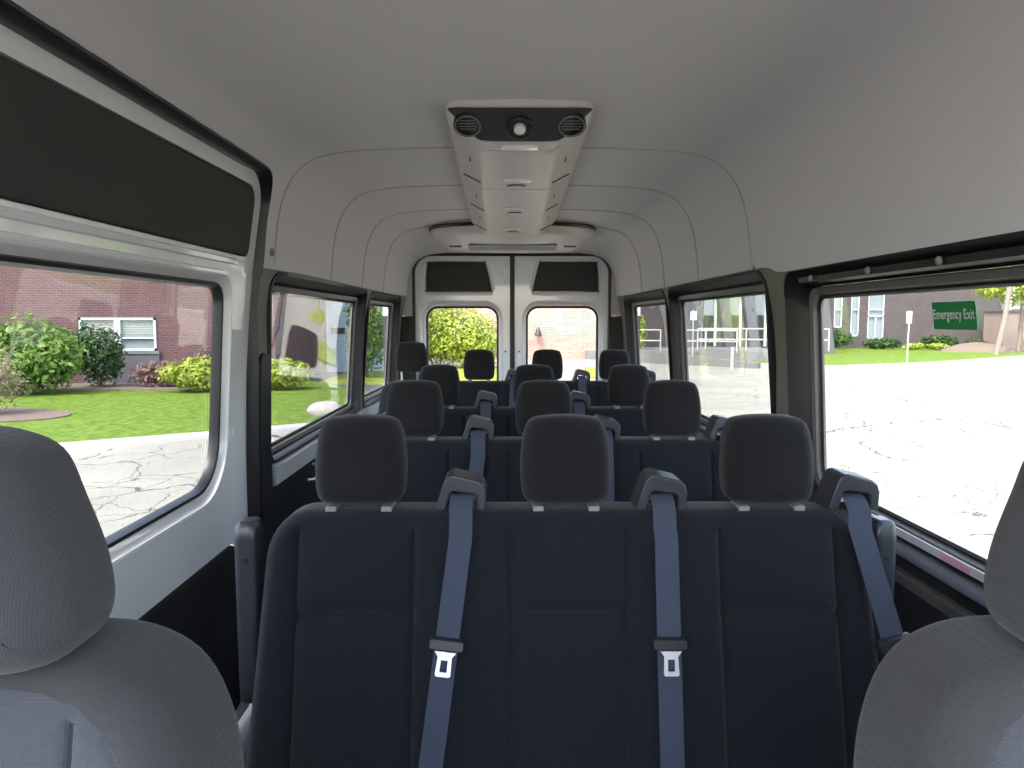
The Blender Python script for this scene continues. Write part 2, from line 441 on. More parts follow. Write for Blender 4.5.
SD0, SD1 = .95, 2.352          # sliding door opening
sn = s_at_z(1.79)              # headliner edge over the sliding door
s1 = s_at_z(1.500)
ys = []
for q in SEAMS: ys += [q-.014, q-.007, q-.0035, q, q+.0035, q+.007, q+.014]
gy = lines(-.45, 5.2, .12, ys)
gs = lines(-SL, SL, .05)
corner = [(SD1 - .11 + .11*math.sin(a), -sn-.11+.11*math.cos(a)) for a in [i/8*PI/2 for i in range(9)]]
outl = [(-.5, -sn+.0)] + corner + [(SD1, -s1), (5.22, -s1), (5.22, s1), (2.36, s1), (2.30, s1+.006), (2.24, SL-.004), (2.18, SL), (-.5, SL)]
ceil = patch('ceiling', outl, [], gy, gs, liner, .02, M['liner'], step=.05); tag(ceil, kind='structure')
for q in SEAMS:      # dark joint between the headliner panels
    mb = MB(); loops = []
    for s_ in lines(-s1+.004, s1-.004, .03):
        loops.append([liner(q-.0016, s_, -.0146), liner(q+.0016, s_, -.0146), liner(q+.0022, s_, -.004), liner(q-.0022, s_, -.004)])
    mb.loft(loops); mb.build('panel_joint', M['joint'], ceil)
# roof skin above (white sheet metal)
def skin(y, s, w): return liner(y, s, w+.06)
o = patch('ceiling', [(-.7, -SL), (5.35, -SL), (5.35, SL), (-.7, SL)], [], lines(-.7, 5.35, .25), lines(-SL, SL, .06), skin, .01, M['paint'], step=.1)
tag(o, kind='structure')

def window(name, s, outer, glassr, ro, rg, depth=.055, reveal='dark', frame='rail', fw=.03, parent=None, base_w=0., glz='glass'):
    """outer opening at the wall face, glass further out; returns the structure object"""
    f = side(s)
    L0 = rrect(*outer, ro); L2 = rrect(*glassr, rg)
    L1 = rrect(glassr[0]-fw, glassr[1]+fw, glassr[2]-fw, glassr[3]+fw, tuple(x+fw*.8 for x in rg) if isinstance(rg, tuple) else rg+fw*.8)
    mb = MB()
    mb.loft([[f(y, z, base_w-.006) for y, z in offset_loop(L0, -.012)], [f(y, z, base_w-.008) for y, z in offset_loop(L0, -.002)], [f(y, z, base_w+.004) for y, z in offset_loop(L0, .006)],
             [f(y, z, base_w+depth*.8) for y, z in L1], [f(y, z, base_w+depth*.8+.02) for y, z in L1],
             [f(y, z, base_w+.02) for y, z in offset_loop(L0, -.012)], [f(y, z, base_w-.006) for y, z in offset_loop(L0, -.012)]], False, False)
    root = mb.build(name, M[reveal], parent)
    if not parent: tag(root, kind='structure')
    mb = MB()
    La = offset_loop(L1, .002)
    mb.loft([[f(y, z, base_w+depth*.8+.004) for y, z in La], [f(y, z, base_w+depth*.8-.008) for y, z in offset_loop(L1, .006)],
             [f(y, z, base_w+depth*.8-.004) for y, z in offset_loop(L2, -.006)], [f(y, z, base_w+depth) for y, z in L2], [f(y, z, base_w+depth+.012) for y, z in L2],
             [f(y, z, base_w+depth+.012) for y, z in La], [f(y, z, base_w+depth*.8+.004) for y, z in La]], False, False)
    mb.build('window_frame', M[frame], root)
    gl = patch('glass_pane', offset_loop(L2, -.004), [], lines(glassr[0], glassr[1], .15), lines(glassr[2], glassr[3], .08), lambda y, z, w: f(y, z, w+base_w+depth+.003), .004, M[glz], root)
    mb = MB()
    sl = offset_loop(L2, .002)
    a, b, c = [f(y, z, base_w+depth-.003) for y, z in offset_loop(L2, -.002)], [f(y, z, base_w+depth-.006) for y, z in offset_loop(L2, .004)], [f(y, z, base_w+depth+.001) for y, z in offset_loop(L2, .009)]
    mb.loft([a, b, c, a], False, False); mb.build('rubber_seal', M['rubber'], root)
    return root

# side walls, upper trim with window openings, lower black panel
WR = [((.98, 2.215, .80, 1.469), (1.03, 2.145, .845, 1.40), (.10, .07, .08, .08), (.06, .06, .05, .05)),
      ((2.375, 3.78, .83, 1.485), (2.42, 3.74, .865, 1.428), .06, .045),
      ((3.87, 5.05, .83, 1.485), (3.92, 5.0, .865, 1.425), .06, .045)]
WL = [((2.475, 4.0, .835, 1.485), (2.50, 3.96, .865, 1.428), .06, .045),
      ((4.11, 5.08, .83, 1.485), (4.15, 5.04, .865, 1.425), .06, .045)]
FD = ((-.35, .78, .93, 1.44), .1)
def wall(name, s, y0, y1, wins, extra=()):
    holes = [rrect(*w[0], w[2]) for w in wins] + [rrect(*e[0], e[1]) for e in extra]
    o = patch(name, [(y0, .80 if s < 0 else .785), (y1, .80 if s < 0 else .785), (y1, 1.51), (y0, 1.51)], holes, lines(y0+.04, y1-.04, .14), lines(.86, 1.48, .06), side(s), .02, M['pillar'], step=.06)
    tag(o, kind='structure')
    z1 = .805 if s < 0 else .79
    patch('lower_panel', [(y0, .0), (y1, .0), (y1, z1), (y0, z1)], [], lines(y0+.1, y1-.1, .3), lines(.1, .7, .2), lambda y, z, w: side(s)(y, z, w+.003), .02, M['darker'], o, step=.3)
    return o
wr = wall('wall_right', 1, -.5, 5.24, WR, [FD])
wl = wall('wall_left', -1, 2.36, 5.24, WL)
wl2 = wall('wall_left', -1, -.5, .94, [], [FD])
i = 1
for s, W in ((1, WR), (-1, WL)):
    for k, w in enumerate(W):
        big = (s == 1 and k == 0)
        win = window('window_%d' % i, s, w[0], w[1], w[2], w[3], depth=.06 if big else .05, fw=.028, frame='rail2', glz='glass' if big else 'glass_mid' if s > 0 else 'glass_tint')
        if i == 1: WIN1 = win
        i += 1
# front door windows (beside the front seats)
for s in (1, -1):
    window('window_%d' % i, s, FD[0], (-.31, .74, .96, 1.41), .1, .08); i += 1

# long grey ledge under the windows; sunlight painted into the paler left one
for s, y0, y1, zl in ((1, 1.0, 5.0, .735), (-1, 2.50, 5.0, .745)):
    zt = zl + (.032 if s > 0 else .075)
    mb = MB(); f = side(s); loops = []
    for y in lines(y0, y1, .12):
        loops.append([f(y, zl, .0), f(y, zl+.005, -.016), f(y, zt-.006, -.016), f(y, zt, -.008), f(y, zt, .01), f(y, zl, .01)])
    mb.loft(loops); o = mb.build('trim_%d' % (1 if s > 0 else 2), M['ledge' if s < 0 else 'rail']); tag(o, kind='structure')
# black door rail above the first right window and its clips
rl = MB(); f = side(1); loops = []
for y in lines(1.0, 2.12, .1):
    loops.append([f(y, 1.432, .022), f(y, 1.437, .004), f(y, 1.452, .004), f(y, 1.456, .022)])
rl.loft(loops); rl.build('rail', M['rubber'], WIN1)
for y in (1.42, 1.70, 2.02):
    mb = MB(); c = side(1)(y, 1.446, -.001)
    loops = []
    for q, (r, w) in enumerate(((.009, 0), (.009, -.004), (.006, -.007), (.002, -.008))):
        loops.append([c + Vector((w, r*math.cos(a), r*math.sin(a))) for a in [k/12*2*PI for k in range(12)]])
    mb.loft(loops); mb.build('clip', M['grey'], WIN1)

def on_side(s, base, y0, y1, z0, z1, r, name, m, parent, t=.0012):
    f = side(s)
    return patch(name, rrect(y0, y1, z0, z1, r, 4), [], lines(y0, y1, .03), lines(z0, z1, .02), lambda y, z, w: f(y, z, base+w), t, m, parent, step=.03)
ls = on_side(1, .034, 1.08, 2.08, .818, .836, .004, 'sill_strip', M['ledge'], WIN1, .004)  # pale colour stands in for sun shining on the lower frame
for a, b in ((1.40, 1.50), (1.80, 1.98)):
    on_side(1, .0325, a, b, .820, .834, .002, 'pink_patch', M['red'], WIN1, .001)  # pink patches along the sill strip
# window_1 : warning stickers and sign
sg = empty('emergency_exit_sticker', (.9, 1.42, 1.33)); tag(sg, 'green Emergency Exit sticker near the top of the big right side window', 'sign')
bw = .0545
Y0, Y1, Z0, Z1 = 1.42, 1.565, 1.310, 1.368
f = side(1)
def place(o):   # keep world position under an Empty
    o.matrix_parent_inverse = o.parent.matrix_world.inverted() if o.parent else Matrix()
bpy.context.view_layer.update()
o = on_side(1, bw, Y0, Y1, Z0, Z1, .003, 'sticker_sheet', M['green'], sg); place(o)
cu = bpy.data.curves.new('txt', 'FONT'); cu.body = 'Emergency Exit'; cu.size = .022; cu.align_x = 'CENTER'; cu.align_y = 'CENTER'; cu.extrude = .0003; cu.offset = .0002; cu.space_character = 1.03
to = bpy.data.objects.new('txt', cu); C.objects.link(to); bpy.context.view_layer.update()
me = bpy.data.meshes.new_from_object(to.evaluated_get(bpy.context.evaluated_depsgraph_get())); bpy.data.objects.remove(to)
xs = [v.co.x for v in me.vertices]; kx = (Y1-Y0-.008)/(max(xs)-min(xs)); cx = (max(xs)+min(xs))/2
for v in me.vertices:
    yy = (Y0+Y1)/2 - (v.co.x-cx)*kx; zz = (Z0+Z1)/2 + .002 + v.co.y*1.35
    p = f(yy, zz, bw-.0009-v.co.z*.5); v.co = p
me.materials.clear(); me.materials.append(M['white'])
lt = bpy.data.objects.new('lettering', me); C.objects.link(lt); lt.parent = sg; place(lt)

# rear wall with door opening
def back(u, z, w): return Vector((u, 5.23+w, z))
DH = .705
doorhole = rrect(-DH, DH, .02, 1.795, (.05, .05, .13, .13))
up = [(-.9, 1.36), (.9, 1.36), (.9, 1.97), (-.9, 1.97)]
def clip_patch(name, z0, z1, m, parent=None):
    L = [p for p in doorhole]
    # frame as loft strips: outline minus door hole, cut at z0..z1
    poly = [(-.93, z0), (-DH, z0)] if z0 > .1 else [(-.93, z0), (-DH, z0)]
    if z1 < 1.6:
        a = patch(name, [(-.93, z0), (-DH, z0), (-DH, z1), (-.93, z1)], [], lines(-.9, -.72, .1), lines(z0, z1, .2), back, .03, m, parent)
        b = patch(name, [(DH, z0), (.93, z0), (.93, z1), (DH, z1)], [], lines(.72, .9, .1), lines(z0, z1, .2), back, .03, m, parent)
        return a, b
    right = [p for p in doorhole if p[1] > z0+.01 and p[0] > 0]; left = [p for p in doorhole if p[1] > z0+.01 and p[0] < 0]
    outl = [(-.93, z0), (-DH, z0)] + left[::-1] + right[::-1] + [(DH, z0), (.93, z0), (.93, z1), (-.93, z1)]
    return patch(name, outl, [], lines(-.9, .9, .1), lines(z0, z1, .1), back, .03, m, parent)
wb = clip_patch('wall_back', 1.36, 1.98, M['liner']); tag(wb, kind='structure')
for o in clip_patch('wall_back', .0, 1.358, M['uppanel']): tag(o, kind='structure')

# ------------------------------------------------------------------ rear doors
def rear_door(n, s):
    """s=-1 left of the seam, +1 right; local u runs 0 at the seam to the hinge side"""
    def dm(u, z, w): return Vector((s*u + .004, 5.27+w, z))
    u0, u1 = .014, .725
    ol = rrect(u0, u1, .01, 1.815, (.03, .05, .10, .02))
    win = rrect(.105, .625, .80, 1.425, (.07, .07, .085, .085))
    big = rrect(.072, .665, .755, 1.47, (.09, .09, .13, .13))
    pan = [(.150, 1.535), (.625, 1.535), (.628, 1.60), (.618, 1.735), (.60, 1.752), (.215, 1.752), (.195, 1.74), (.155, 1.56)]
    if s < 0: pass
    pan_l = offset_loop(smooth_loop([(.152, 1.545), (.165, 1.536), (.39, 1.535), (.612, 1.536), (.624, 1.548), (.624, 1.64), (.614, 1.735), (.60, 1.75), (.40, 1.752), (.21, 1.751), (.198, 1.742), (.172, 1.64)], 4), 0)
    door = patch('door_%d' % n, ol, [big, offset_loop(pan_l, -.008)], lines(.05, .68, .08), lines(.1, 1.78, .1), dm, .03, M['paint'], step=.06)
    tag(door, kind='structure')
    # stepped pressed frame round the window
    mb = MB(); r = []
    for t, w in ((0, .001), (0.15, -.008), (.3, -.006), (.5, .012), (.85, .016), (1, .03)):
        r.append([dm(a[0]*(1-t)+b[0]*t, a[1]*(1-t)+b[1]*t, w) for a, b in zip(big, win)])
    mb.loft(r, False, False); mb.build('pressed_frame', M['paint'], door)
    mb = MB()
    mb.loft([[dm(*p, .022) for p in offset_loop(win, -.006)], [dm(*p, .012) for p in win], [dm(*p, .022) for p in offset_loop(win, .010)], [dm(*p, .035) for p in offset_loop(win, .010)]], False, False)
    mb.build('rubber_seal', M['rubber'], door)
    patch('glass_pane', win, [], lines(.12, .6, .12), lines(.85, 1.4, .12), lambda u, z, w: dm(u, z, w+.030), .004, M['glass'], door)
    pillow('upper_panel', pan_l, lambda u, z, w: dm(u, z, w-.002), .02, .006, M['uppanel'], door, gu=lines(.15, .6, .1), gv=lines(1.55, 1.74, .06), nr=3)
    # pressed rim round the upper panel
    mb = MB(); a = offset_loop(pan_l, -.008); b = offset_loop(pan_l, -.03)
    mb.loft([[dm(*p, .012) for p in offset_loop(pan_l, -.001)], [dm(*p, -.003) for p in a], [dm(*p, -.006) for p in offset_loop(pan_l, -.018)], [dm(*p, .001) for p in b]], False, False)
    mb.build('pressed_rim', M['paint'], door)
    # lock lower trim
    patch('lower_trim', rrect(.06, .66, .10, .70, .04), [], lines(.1, .6, .2), lines(.2, .6, .2), lambda u, z, w: dm(u, z, w-.012), .012, M['dark'], door)
    for (u, z) in ((.05, 1.10), (.045, 1.73), (.075, 1.66), (.055, 1.60)):
        mb = MB(); mb.loft([[dm(u+r*math.cos(a), z+r*math.sin(a), w) for a in [k/10*2*PI for k in range(10)]] for r, w in ((.007, .0), (.007, -.004), (.004, -.006))])
        mb.build('plug', M['plastic2' if z < 1.2 else 'ledge'], door)
    return door
rear_door(2, -1); rear_door(3, 1)
mb = MB()
mb.loft([[(.004+x, y, z) for (x, y) in ((-.016, 5.262), (.016, 5.262), (.018, 5.275), (-.018, 5.275))] for z in (.03, .8, 1.79)])
o = mb.build('trim_3', M['rubber']); tag(o, kind='structure')
mb = MB(); L0 = doorhole
mb.loft([[back(*p, -.001) for p in offset_loop(L0, -.012)], [back(*p, -.014) for p in offset_loop(L0, -.004)], [back(*p, -.010) for p in offset_loop(L0, .006)], [back(*p, .03) for p in offset_loop(L0, .006)], [back(*p, .03) for p in offset_loop(L0, -.012)]], False, False)
o = mb.build('trim_4', M['rubber']); tag(o, kind='structure')

# ------------------------------------------------------------------ sliding door (white) on the left
def sdm(y, z, w):
    zz = [0, .55, .9, 1.15, 1.42, 1.6, 1.82]; xx = [.895, .895, .893, .884, .862, .835, .80]
    return Vector((-(float(np.interp(z, zz, xx))+w), y, z))
_q = [sdm(0, z/100, 0).x for z in range(0, 190)]
_q = np.convolve(np.pad(np.array(_q), 8, 'edge'), np.ones(17)/17, 'valid')
def sdm(y, z, w): return Vector((float(np.interp(z, np.arange(0, 190)/100, _q))-w, y, z))
dol = rrect(SD0-.01, SD1-.003, .05, 1.815, (.05, .06, .12, .05))
gw = rrect(1.02, 2.145, .838, 1.432, (.13, .15, .055, .10), 10)
gbig = rrect(.985, 2.185, .795, 1.475, (.16, .20, .09, .13), 10)
upn = rrect(1.0, 2.285, 1.527, 1.737, (.03, .03, .05, .03), 8)
lpn = rrect(1.0, 2.235, .10, .632, (.04, .04, .05, .04), 8)
sdoor = patch('door_1', dol, [gbig, offset_loop(upn, -.004), offset_loop(lpn, -.004)], lines(1.0, 2.3, .07), lines(.08, 1.78, .045), sdm, .03, M['paint'], step=.05)
tag(sdoor, kind='structure')
mb = MB(); r = []
for t, w in ((0, .001), (.12, -.007), (.3, -.006), (.55, .010), (.8, .014), (1, .028)):
    r.append([sdm(a[0]*(1-t)+b[0]*t, a[1]*(1-t)+b[1]*t, w) for a, b in zip(gbig, gw)])
mb.loft(r, False, False); mb.build('pressed_frame', M['paint'], sdoor)
mb = MB(); mb.loft([[sdm(*p, .020) for p in offset_loop(gw, -.010)], [sdm(*p, .008) for p in offset_loop(gw, -.003)], [sdm(*p, .010) for p in offset_loop(gw, .005)], [sdm(*p, .026) for p in offset_loop(gw, .010)], [sdm(*p, .036) for p in offset_loop(gw, .010)]], False, False)
mb.build('rubber_seal', M['rubber'], sdoor)
patch('glass_pane', gw, [], lines(1.05, 2.05, .15), lines(.88, 1.4, .08), lambda u, z, w: sdm(u, z, w+.028), .004, M['glass_tint'], sdoor)
pillow('upper_panel', upn, lambda u, z, w: sdm(u, z, w-.003), .02, .006, M['uppanel'], sdoor, gu=lines(1.03, 2.23, .12), gv=lines(1.55, 1.72, .04), nr=3)
pillow('lower_panel', lpn, lambda u, z, w: sdm(u, z, w-.006), .02, .008, M['darker'], sdoor, gu=lines(1.03, 2.2, .12), gv=lines(.15, .6, .1), nr=3)
# horizontal pressed ridge between glass and upper panel
mb = MB(); loops = []
for y in lines(1.0, 2.22, .1):
    k = sstep((2.22-y)/.12)
    loops.append([sdm(y, 1.492, .004), sdm(y, 1.497, -.007*k), sdm(y, 1.508, -.009*k), sdm(y, 1.517, .004)])
mb.loft(loops, closed=True); mb.build('pressed_ridge', M['paint'], sdoor)
for z in (1.24, 1.19):
    pass
for y, z in ((2.20, .98), (2.235, .98)):
    mb = MB(); mb.loft([[sdm(y+.005*math.cos(a), z+.012*math.sin(a), w) for a in [k/10*2*PI for k in range(10)]] for w in (.002, -.004)])
    mb.build('plug', M['paint'], sdoor)
# door surround: black seal and inner step between headliner/pillar and door
path = [(-.45, None)]
mb = MB(); ring = []
edge = [('L', y, -sn) for y in lines(-.1, SD1-.11, .12)] + [('L', *c) for c in corner[1:]]
P = [liner(e[1], e[2], 0) for e in edge]
P += [liner(SD1, -s_, 0) for s_ in lines(sn+.15, SL, .06)]
P += [side(-1)(SD1+.004, z, 0) for z in lines(.05, 1.48, .1)[::-1]]
O = []
n = len(P)
ctr = Vector((-.8, 1.4, 1.2))
loops = []
for i, p in enumerate(P):
    t = (P[min(i+1, n-1)]-P[max(i-1, 0)]).normalized()
    d = (ctr-p); d.x = 0; d.y = 0 if i < len(edge)-9 else d.y; d.normalize()     # towards the door centre
    out = Vector((-1, 0, 0))
    loops.append([p - d*.008 + Vector((.004, 0, 0)), p + Vector((.009, 0, 0)) + d*.004, p + d*.012 + out*.01, p + d*.012 + out*.03, p + d*.006 + out*.07, p - d*.014 + out*.07, p - d*.014 + out*.02])
mb.loft(loops); o = mb.build('trim_5', M['rubber']); tag(o, kind='structure')
# small button on the trim above pillar
mb = MB(); c = liner(2.43, -s_at_z(1.555), 0)
mb.loft([[c + Vector((w, r*math.cos(a), r*math.sin(a))) for a in [k/14*2*PI for k in range(14)]] for r, w in ((.014, -.004), (.014, .004), (.010, .008), (.003, .009))])
o = mb.build('trim_6', M['grey']); tag(o, kind='structure')
# dark sheet on the pillar beside door opening, lower part
pc = patch('trim_7', rrect(2.364, 2.466, .02, 1.22, (.02, .02, .045, .045), 5), [], lines(2.38, 2.45, .04), lines(.1, 1.15, .1), lambda y, z, w: side(-1)(y, z, w-.012), .014, M['dark'])
tag(pc, kind='structure')
# chrome hook on the left wall
mb = MB(); c = side(-1)(2.95, .70, -.012)
mb.tube([c+Vector(p) for p in ((0, -.05, -.02), (.02, -.03, -.022), (.03, 0, -.015), (.035, .02, .01), (.02, .03, .025), (0, .03, .03))], .006)
o = mb.build('wall_hook', M['metal']); tag(o, 'small bright metal hook on the black wall under the left side window', 'hook')

# ------------------------------------------------------------------ overhead console
cons = empty('overhead_console', (.0, 2.0, 1.89)); tag(cons, 'long pale grey ceiling console with round air vents and reading lights', 'air console')
bpy.context.view_layer.update()
def cw(y): return .186 + .036*(y-1.85)/2.3          # outer half width
def ci(y): return .100 + .028*(y-1.95)/2.2          # flat half width
ZU = 1.822
def under(y, x):
    """underside height of the console"""
    a = abs(x); i, w = ci(y), cw(y)
    z = ZU if a <= i else ZU + (1.885-ZU)*((a-i)/(w-i))**1.4
    # front face slope
    k = sstep((1.965-y)/.11)
    return z + (1.892-z)*k
def cons_map(u, y, w): return Vector((u*cw(y)/.2, y, under(y, u*cw(y)/.2)+w))
ol = rrect(-.2, .2, 1.86, 4.25, (.05, .05, .02, .02), 6)
cy = []
for q in (2.06, 2.69, 3.39): cy += [q-.008, q-.004, q, q+.004, q+.008]
def cg(u, y, w):
    p = cons_map(u, y, w)
    for q in (2.06+ .0, 2.69, 3.39):
        qq = q - .10*max(0, abs(u)-.1)/.1*(1 if q < 2.1 else 0)
        p.z += .012*max(0, 1-abs(y-qq)/.006)
    return p
body = patch('console_body', ol, [], lines(-.19, .19, .0125), lines(1.87, 4.24, .06, cy+lines(1.87, 2.0, .012)), cg, .03, M['cons'], cons, step=.03); place(body)
# dark vent face at the front
vf = patch('vent_face', smooth_loop([(-.165, 1.872), (0, 1.868), (.165, 1.872), (.172, 1.90), (.14, 1.925), (.1, 1.948), (0, 1.952), (-.1, 1.948), (-.14, 1.925), (-.172, 1.90)], 5)[::1], [], lines(-.16, .16, .02), lines(1.87, 1.95, .01),
           lambda u, y, w: Vector((u, y, under(y, u)-.003+w)), .003, M['consd'], cons, step=.02); place(vf)
# rim round whole console
for k, xv in enumerate((-.132, 0, .132)):
    yc = 1.915
    c = Vector((xv, yc, under(yc, xv)-.004)); nrm = Vector((0, -.62, -.78)); e1 = Vector((1, 0, 0)); e2 = nrm.cross(e1)
    def ring_pts(r, h, n=24): return [c + e1*r*math.cos(a) + e2*r*math.sin(a) + nrm*h for a in [q/n*2*PI for q in range(n)]]
    mb = MB(); mb.loft([ring_pts(.037, -.01), ring_pts(.037, .006), ring_pts(.034, .009), ring_pts(.029, .006), ring_pts(.028, -.002), ring_pts(.0, -.002)], True, False)
    v = mb.build('air_vent', M['plastic2'], cons); place(v)
    if k == 1:
        mb = MB(); mb.loft([ring_pts(.015, -.002), ring_pts(.015, .010), ring_pts(.012, .013), ring_pts(.0, .014)], True, False); o = mb.build('knob', M['lens'], v)
    else:
        mb = MB()
        for q in (-.014, -.005, .004, .013):
            hwd = math.sqrt(.025**2-q*q)
            a = c + e2*q + nrm*.003
            mb.loft([[a + e1*t*hwd + Vector((0, 0, 0)) + e2*.0 + nrm*.0, a + e1*t*hwd + e2*.003 + nrm*.004, a + e1*t*hwd + e2*.005 + nrm*.003, a+e1*t*hwd+e2*.002-nrm*.001] for t in (-1, 1)])
        o = mb.build('louvre', M['grey'], v)
        mb = MB(); mb.loft([ring_pts(.0345, .0078), ring_pts(.032, .0115), ring_pts(.030, .0078)], False, False); mb.build('vent_rim', M['grey'], v)
# lamps and arcs
for yl, hwl in ((2.015, .050), (2.50, .047), (3.16, .045), (3.86, .045)):
    ll = rrect(-hwl, hwl, yl-.013-.004*(yl-1.4), yl+.013+.004*(yl-1.4), .010, 4)
    o = patch('reading_lamp', ll, [], lines(-hwl, hwl, .02), [yl], lambda u, y, w: Vector((u, y, ZU-.007+w)), .009, M['lens'], cons); place(o)
for yl, span in ((2.60, .030), (3.27, .029), (3.99, .028)):
    for xc, sc in ((-.150, -1), (0, 0), (.150, 1)):
        mb = MB(); pts = []
        for t in lines(-1, 1, .2):
            x = xc*(cw(yl)/.2)*1.02 + t*span; y = yl - .02*(1-t*t) - (.03*sc*t)*(-1)
            pts.append((x, y if sc else yl-.02*(1-t*t)+.01, under(y, x)-.001))
        mb.tube(pts, .003, 6); o = mb.build('grip_slot', M['slot'], cons); place(o)
for yl in (2.26, 2.93, 3.55):
    for sx in (-1, 1):
        x = sx*.150*cw(yl)/.2; mb = MB(); mb.tube([(x-sx*.004, yl-.035, under(yl-.035, x)-.0005), (x, yl+.035, under(yl+.035, x)-.0005)], .0025, 6); o = mb.build('air_slit', M['slot'], cons); place(o)

# rear ceiling unit
ru = empty('rear_air_unit', (0, 4.4, 1.88)); tag(ru, 'wide rounded ceiling unit with grille across the rear end of console', 'air conditioner')
bpy.context.view_layer.update()
def lens_loop(hwx, y0, y1, z, n=48, p=2.6):
    out = []
    for k in range(n):
        a = 2*PI*k/n; c, s_ = math.cos(a), math.sin(a)
        out.append((hwx*math.copysign(abs(c)**(2/p), c), (y0+y1)/2+(y1-y0)/2*math.copysign(abs(s_)**(2/p), s_), z))
    return out
mb = MB(); mb.loft([lens_loop(.50, 4.08, 4.80, 1.91), lens_loop(.505, 4.07, 4.80, 1.872), lens_loop(.50, 4.08, 4.80, 1.852), lens_loop(.47, 4.14, 4.79, 1.825), lens_loop(.42, 4.27, 4.76, 1.79), lens_loop(.385, 4.36, 4.74, 1.772), lens_loop(.35, 4.42, 4.70, 1.768)])
rb = mb.build('unit_body', M['cons'], ru); place(rb)
mb = MB(); mb.loft([lens_loop(.507, 4.065, 4.82, 1.890), lens_loop(.518, 4.05, 4.84, 1.880), lens_loop(.507, 4.065, 4.82, 1.868)], False, False); o = mb.build('dark_rim', M['rubber'], ru); place(o)  # dark rubber ring between the unit and the ceiling
def slope(x, y, off):  # on the sloping nose of the unit
    z = float(np.interp(y, [4.08, 4.14, 4.27, 4.36, 4.42], [1.852, 1.825, 1.79, 1.772, 1.768])); return Vector((x, y, z-off))
o = patch('grille', rrect(-.27, .27, 4.30, 4.46, .012, 3), [], lines(-.25, .25, .05), lines(4.31, 4.45, .02), lambda x, y, w: slope(x, y, .004-w), .004, M['grey'], ru, step=.04); place(o)
for sx in (-1, 1):
    o = patch('air_slit', rrect(min(sx*.31, sx*.385), max(sx*.31, sx*.385), 4.325, 4.345, .006, 3), [], lines(-.35, .35, .05), [4.335], lambda x, y, w: slope(x, y, .004-w), .005, M['slot'], ru); place(o)

cons.location.y += .09; cons.scale.x = 1.065; ru.location.y += .10
# ------------------------------------------------------------------ bench seats
TOPZ = .957; TILT = .24
def bmap(u, z, w): return Vector((u, -(TOPZ-z)*TILT+w, z))
def make_bench(cs, half, guides, armrests=True):
    root = empty('bench_seat')
    r = .085
    ol = rrect(-half, half, .42, TOPZ, (.03, .03, .085, .085), 8)
    # slight waist: narrower at the top
    ol = [(u*(1-.045*sstep((z-.6)/.35)), z) for u, z in ol]
    ol = resample(ol, .03)
    IW = .112; gu = lines(-half, half, .03); gv = lines(.43, .95, .03)
    for c in cs:
        for e in (-IW, IW): gu += [c+e-.009, c+e-.004, c+e, c+e+.004, c+e+.009]
    gv += [.766-.016, .766-.008, .766, .766+.008, .766+.016]
    gu.sort(); gv.sort()
    def disp(u, z):
        d = 0
        for c in cs:
            a = abs(u-c)
            if z < .925: d += .006*max(0, 1-abs(a-IW)/.008)
            if a < IW:
                k = (1-(a/IW)**2)
                d += .010*max(0, 1-abs(z-.766)/.014)
                d -= .010*k*(1 if z > .766 else .9)*min(1, abs(z-.766)/.06)*min(1, max(0, (.935-z)/.05))
            else:
                d -= .007*math.sin(min(1, (a-IW)/.09)*PI)
        return d
    pillow('backrest', ol, bmap, .10, .028, M['fab'], root, disp, gu, gv)
    # cushion
    def cmap(u, v, w): return Vector((u, v, .46-w))
    col = [(u, v) for u, v in rrect(-half, half, -.62, -.09, .05, 6)]
    pillow('cushion', resample(col, .04), cmap, .14, .04, M['fab'], root, gu=lines(-half, half, .1), gv=lines(-.6, -.1, .1))
    # legs frame
    mb = MB(); mb.box((-half+.05, -.55, .285), (half-.05, -.12, .318)); mb.build('seat_frame', M['steel'], root)
    for x in (-half+.15, half-.15):
        for y in (-.5, -.16):
            mb = MB(); mb.tube([(x, y, .29), (x, y, .15), (x, y, .0)], .022, 10); mb.build('leg', M['steel'], root)
    for c in cs:
        hp = headrest(root, c)
    for g, dx in guides:
        guide(root, g, dx)
    if armrests:
        for sx in armrests:
            x = sx*(half+.020)
            mb = MB(); loops = []
            for z, k in ((.56, .7), (.57, .95), (.60, 1), (.90, 1), (.925, .93), (.935, .7)):
                yc = .03
                loops.append([(x+.021*k*a, yc+.03*k*b, z) for a, b in ((-1, -.8), (-.8, -1), (.8, -1), (1, -.8), (1, .8), (.8, 1), (-.8, 1), (-1, .8))])
            mb.loft(loops); ar = mb.build('armrest', M['plastic'], root, bevel=.006)
            mb = MB(); yc = .0
            mb.loft([[(x+.005*math.cos(a), yc+w, .86+.005*math.sin(a)) for a in [k/10*2*PI for k in range(10)]] for w in (.002, -.0015)]); mb.build('screw', M['plastic2'], ar)
    return root
HR = smooth_loop([(-.084, .975), (-.060, .962), (0, .960), (.060, .962), (.084, .975), (.090, 1.02), (.088, 1.07), (.079, 1.112), (.060, 1.130), (0, 1.136), (-.060, 1.130), (-.079, 1.112), (-.088, 1.07), (-.090, 1.02)], 5)
def headrest(root, c, lift=0):
    def hm(u, z, w):
        f = (z-.96)/.18
        return Vector((u+c, .012 + .02*f*f + w - .012*(1-(u/.09)**2), z+.004+lift))
    h = pillow('headrest', HR, hm, .085, .030, M['fab3'], root, gu=lines(-.07, .07, .02), gv=lines(.98, 1.12, .02))
    for x in (-.055, .055):
        mb = MB(); mb.tube([(c+x, .05, .93), (c+x, .05, 1.0+lift)], .006, 8); mb.build('post', M['metal'], h)
        mb = MB(); mb.box((c+x-.011, .014, .950), (c+x+.011, .07, .9635)); mb.build('post_collar', M['grey'], h, bevel=.003)
    return h
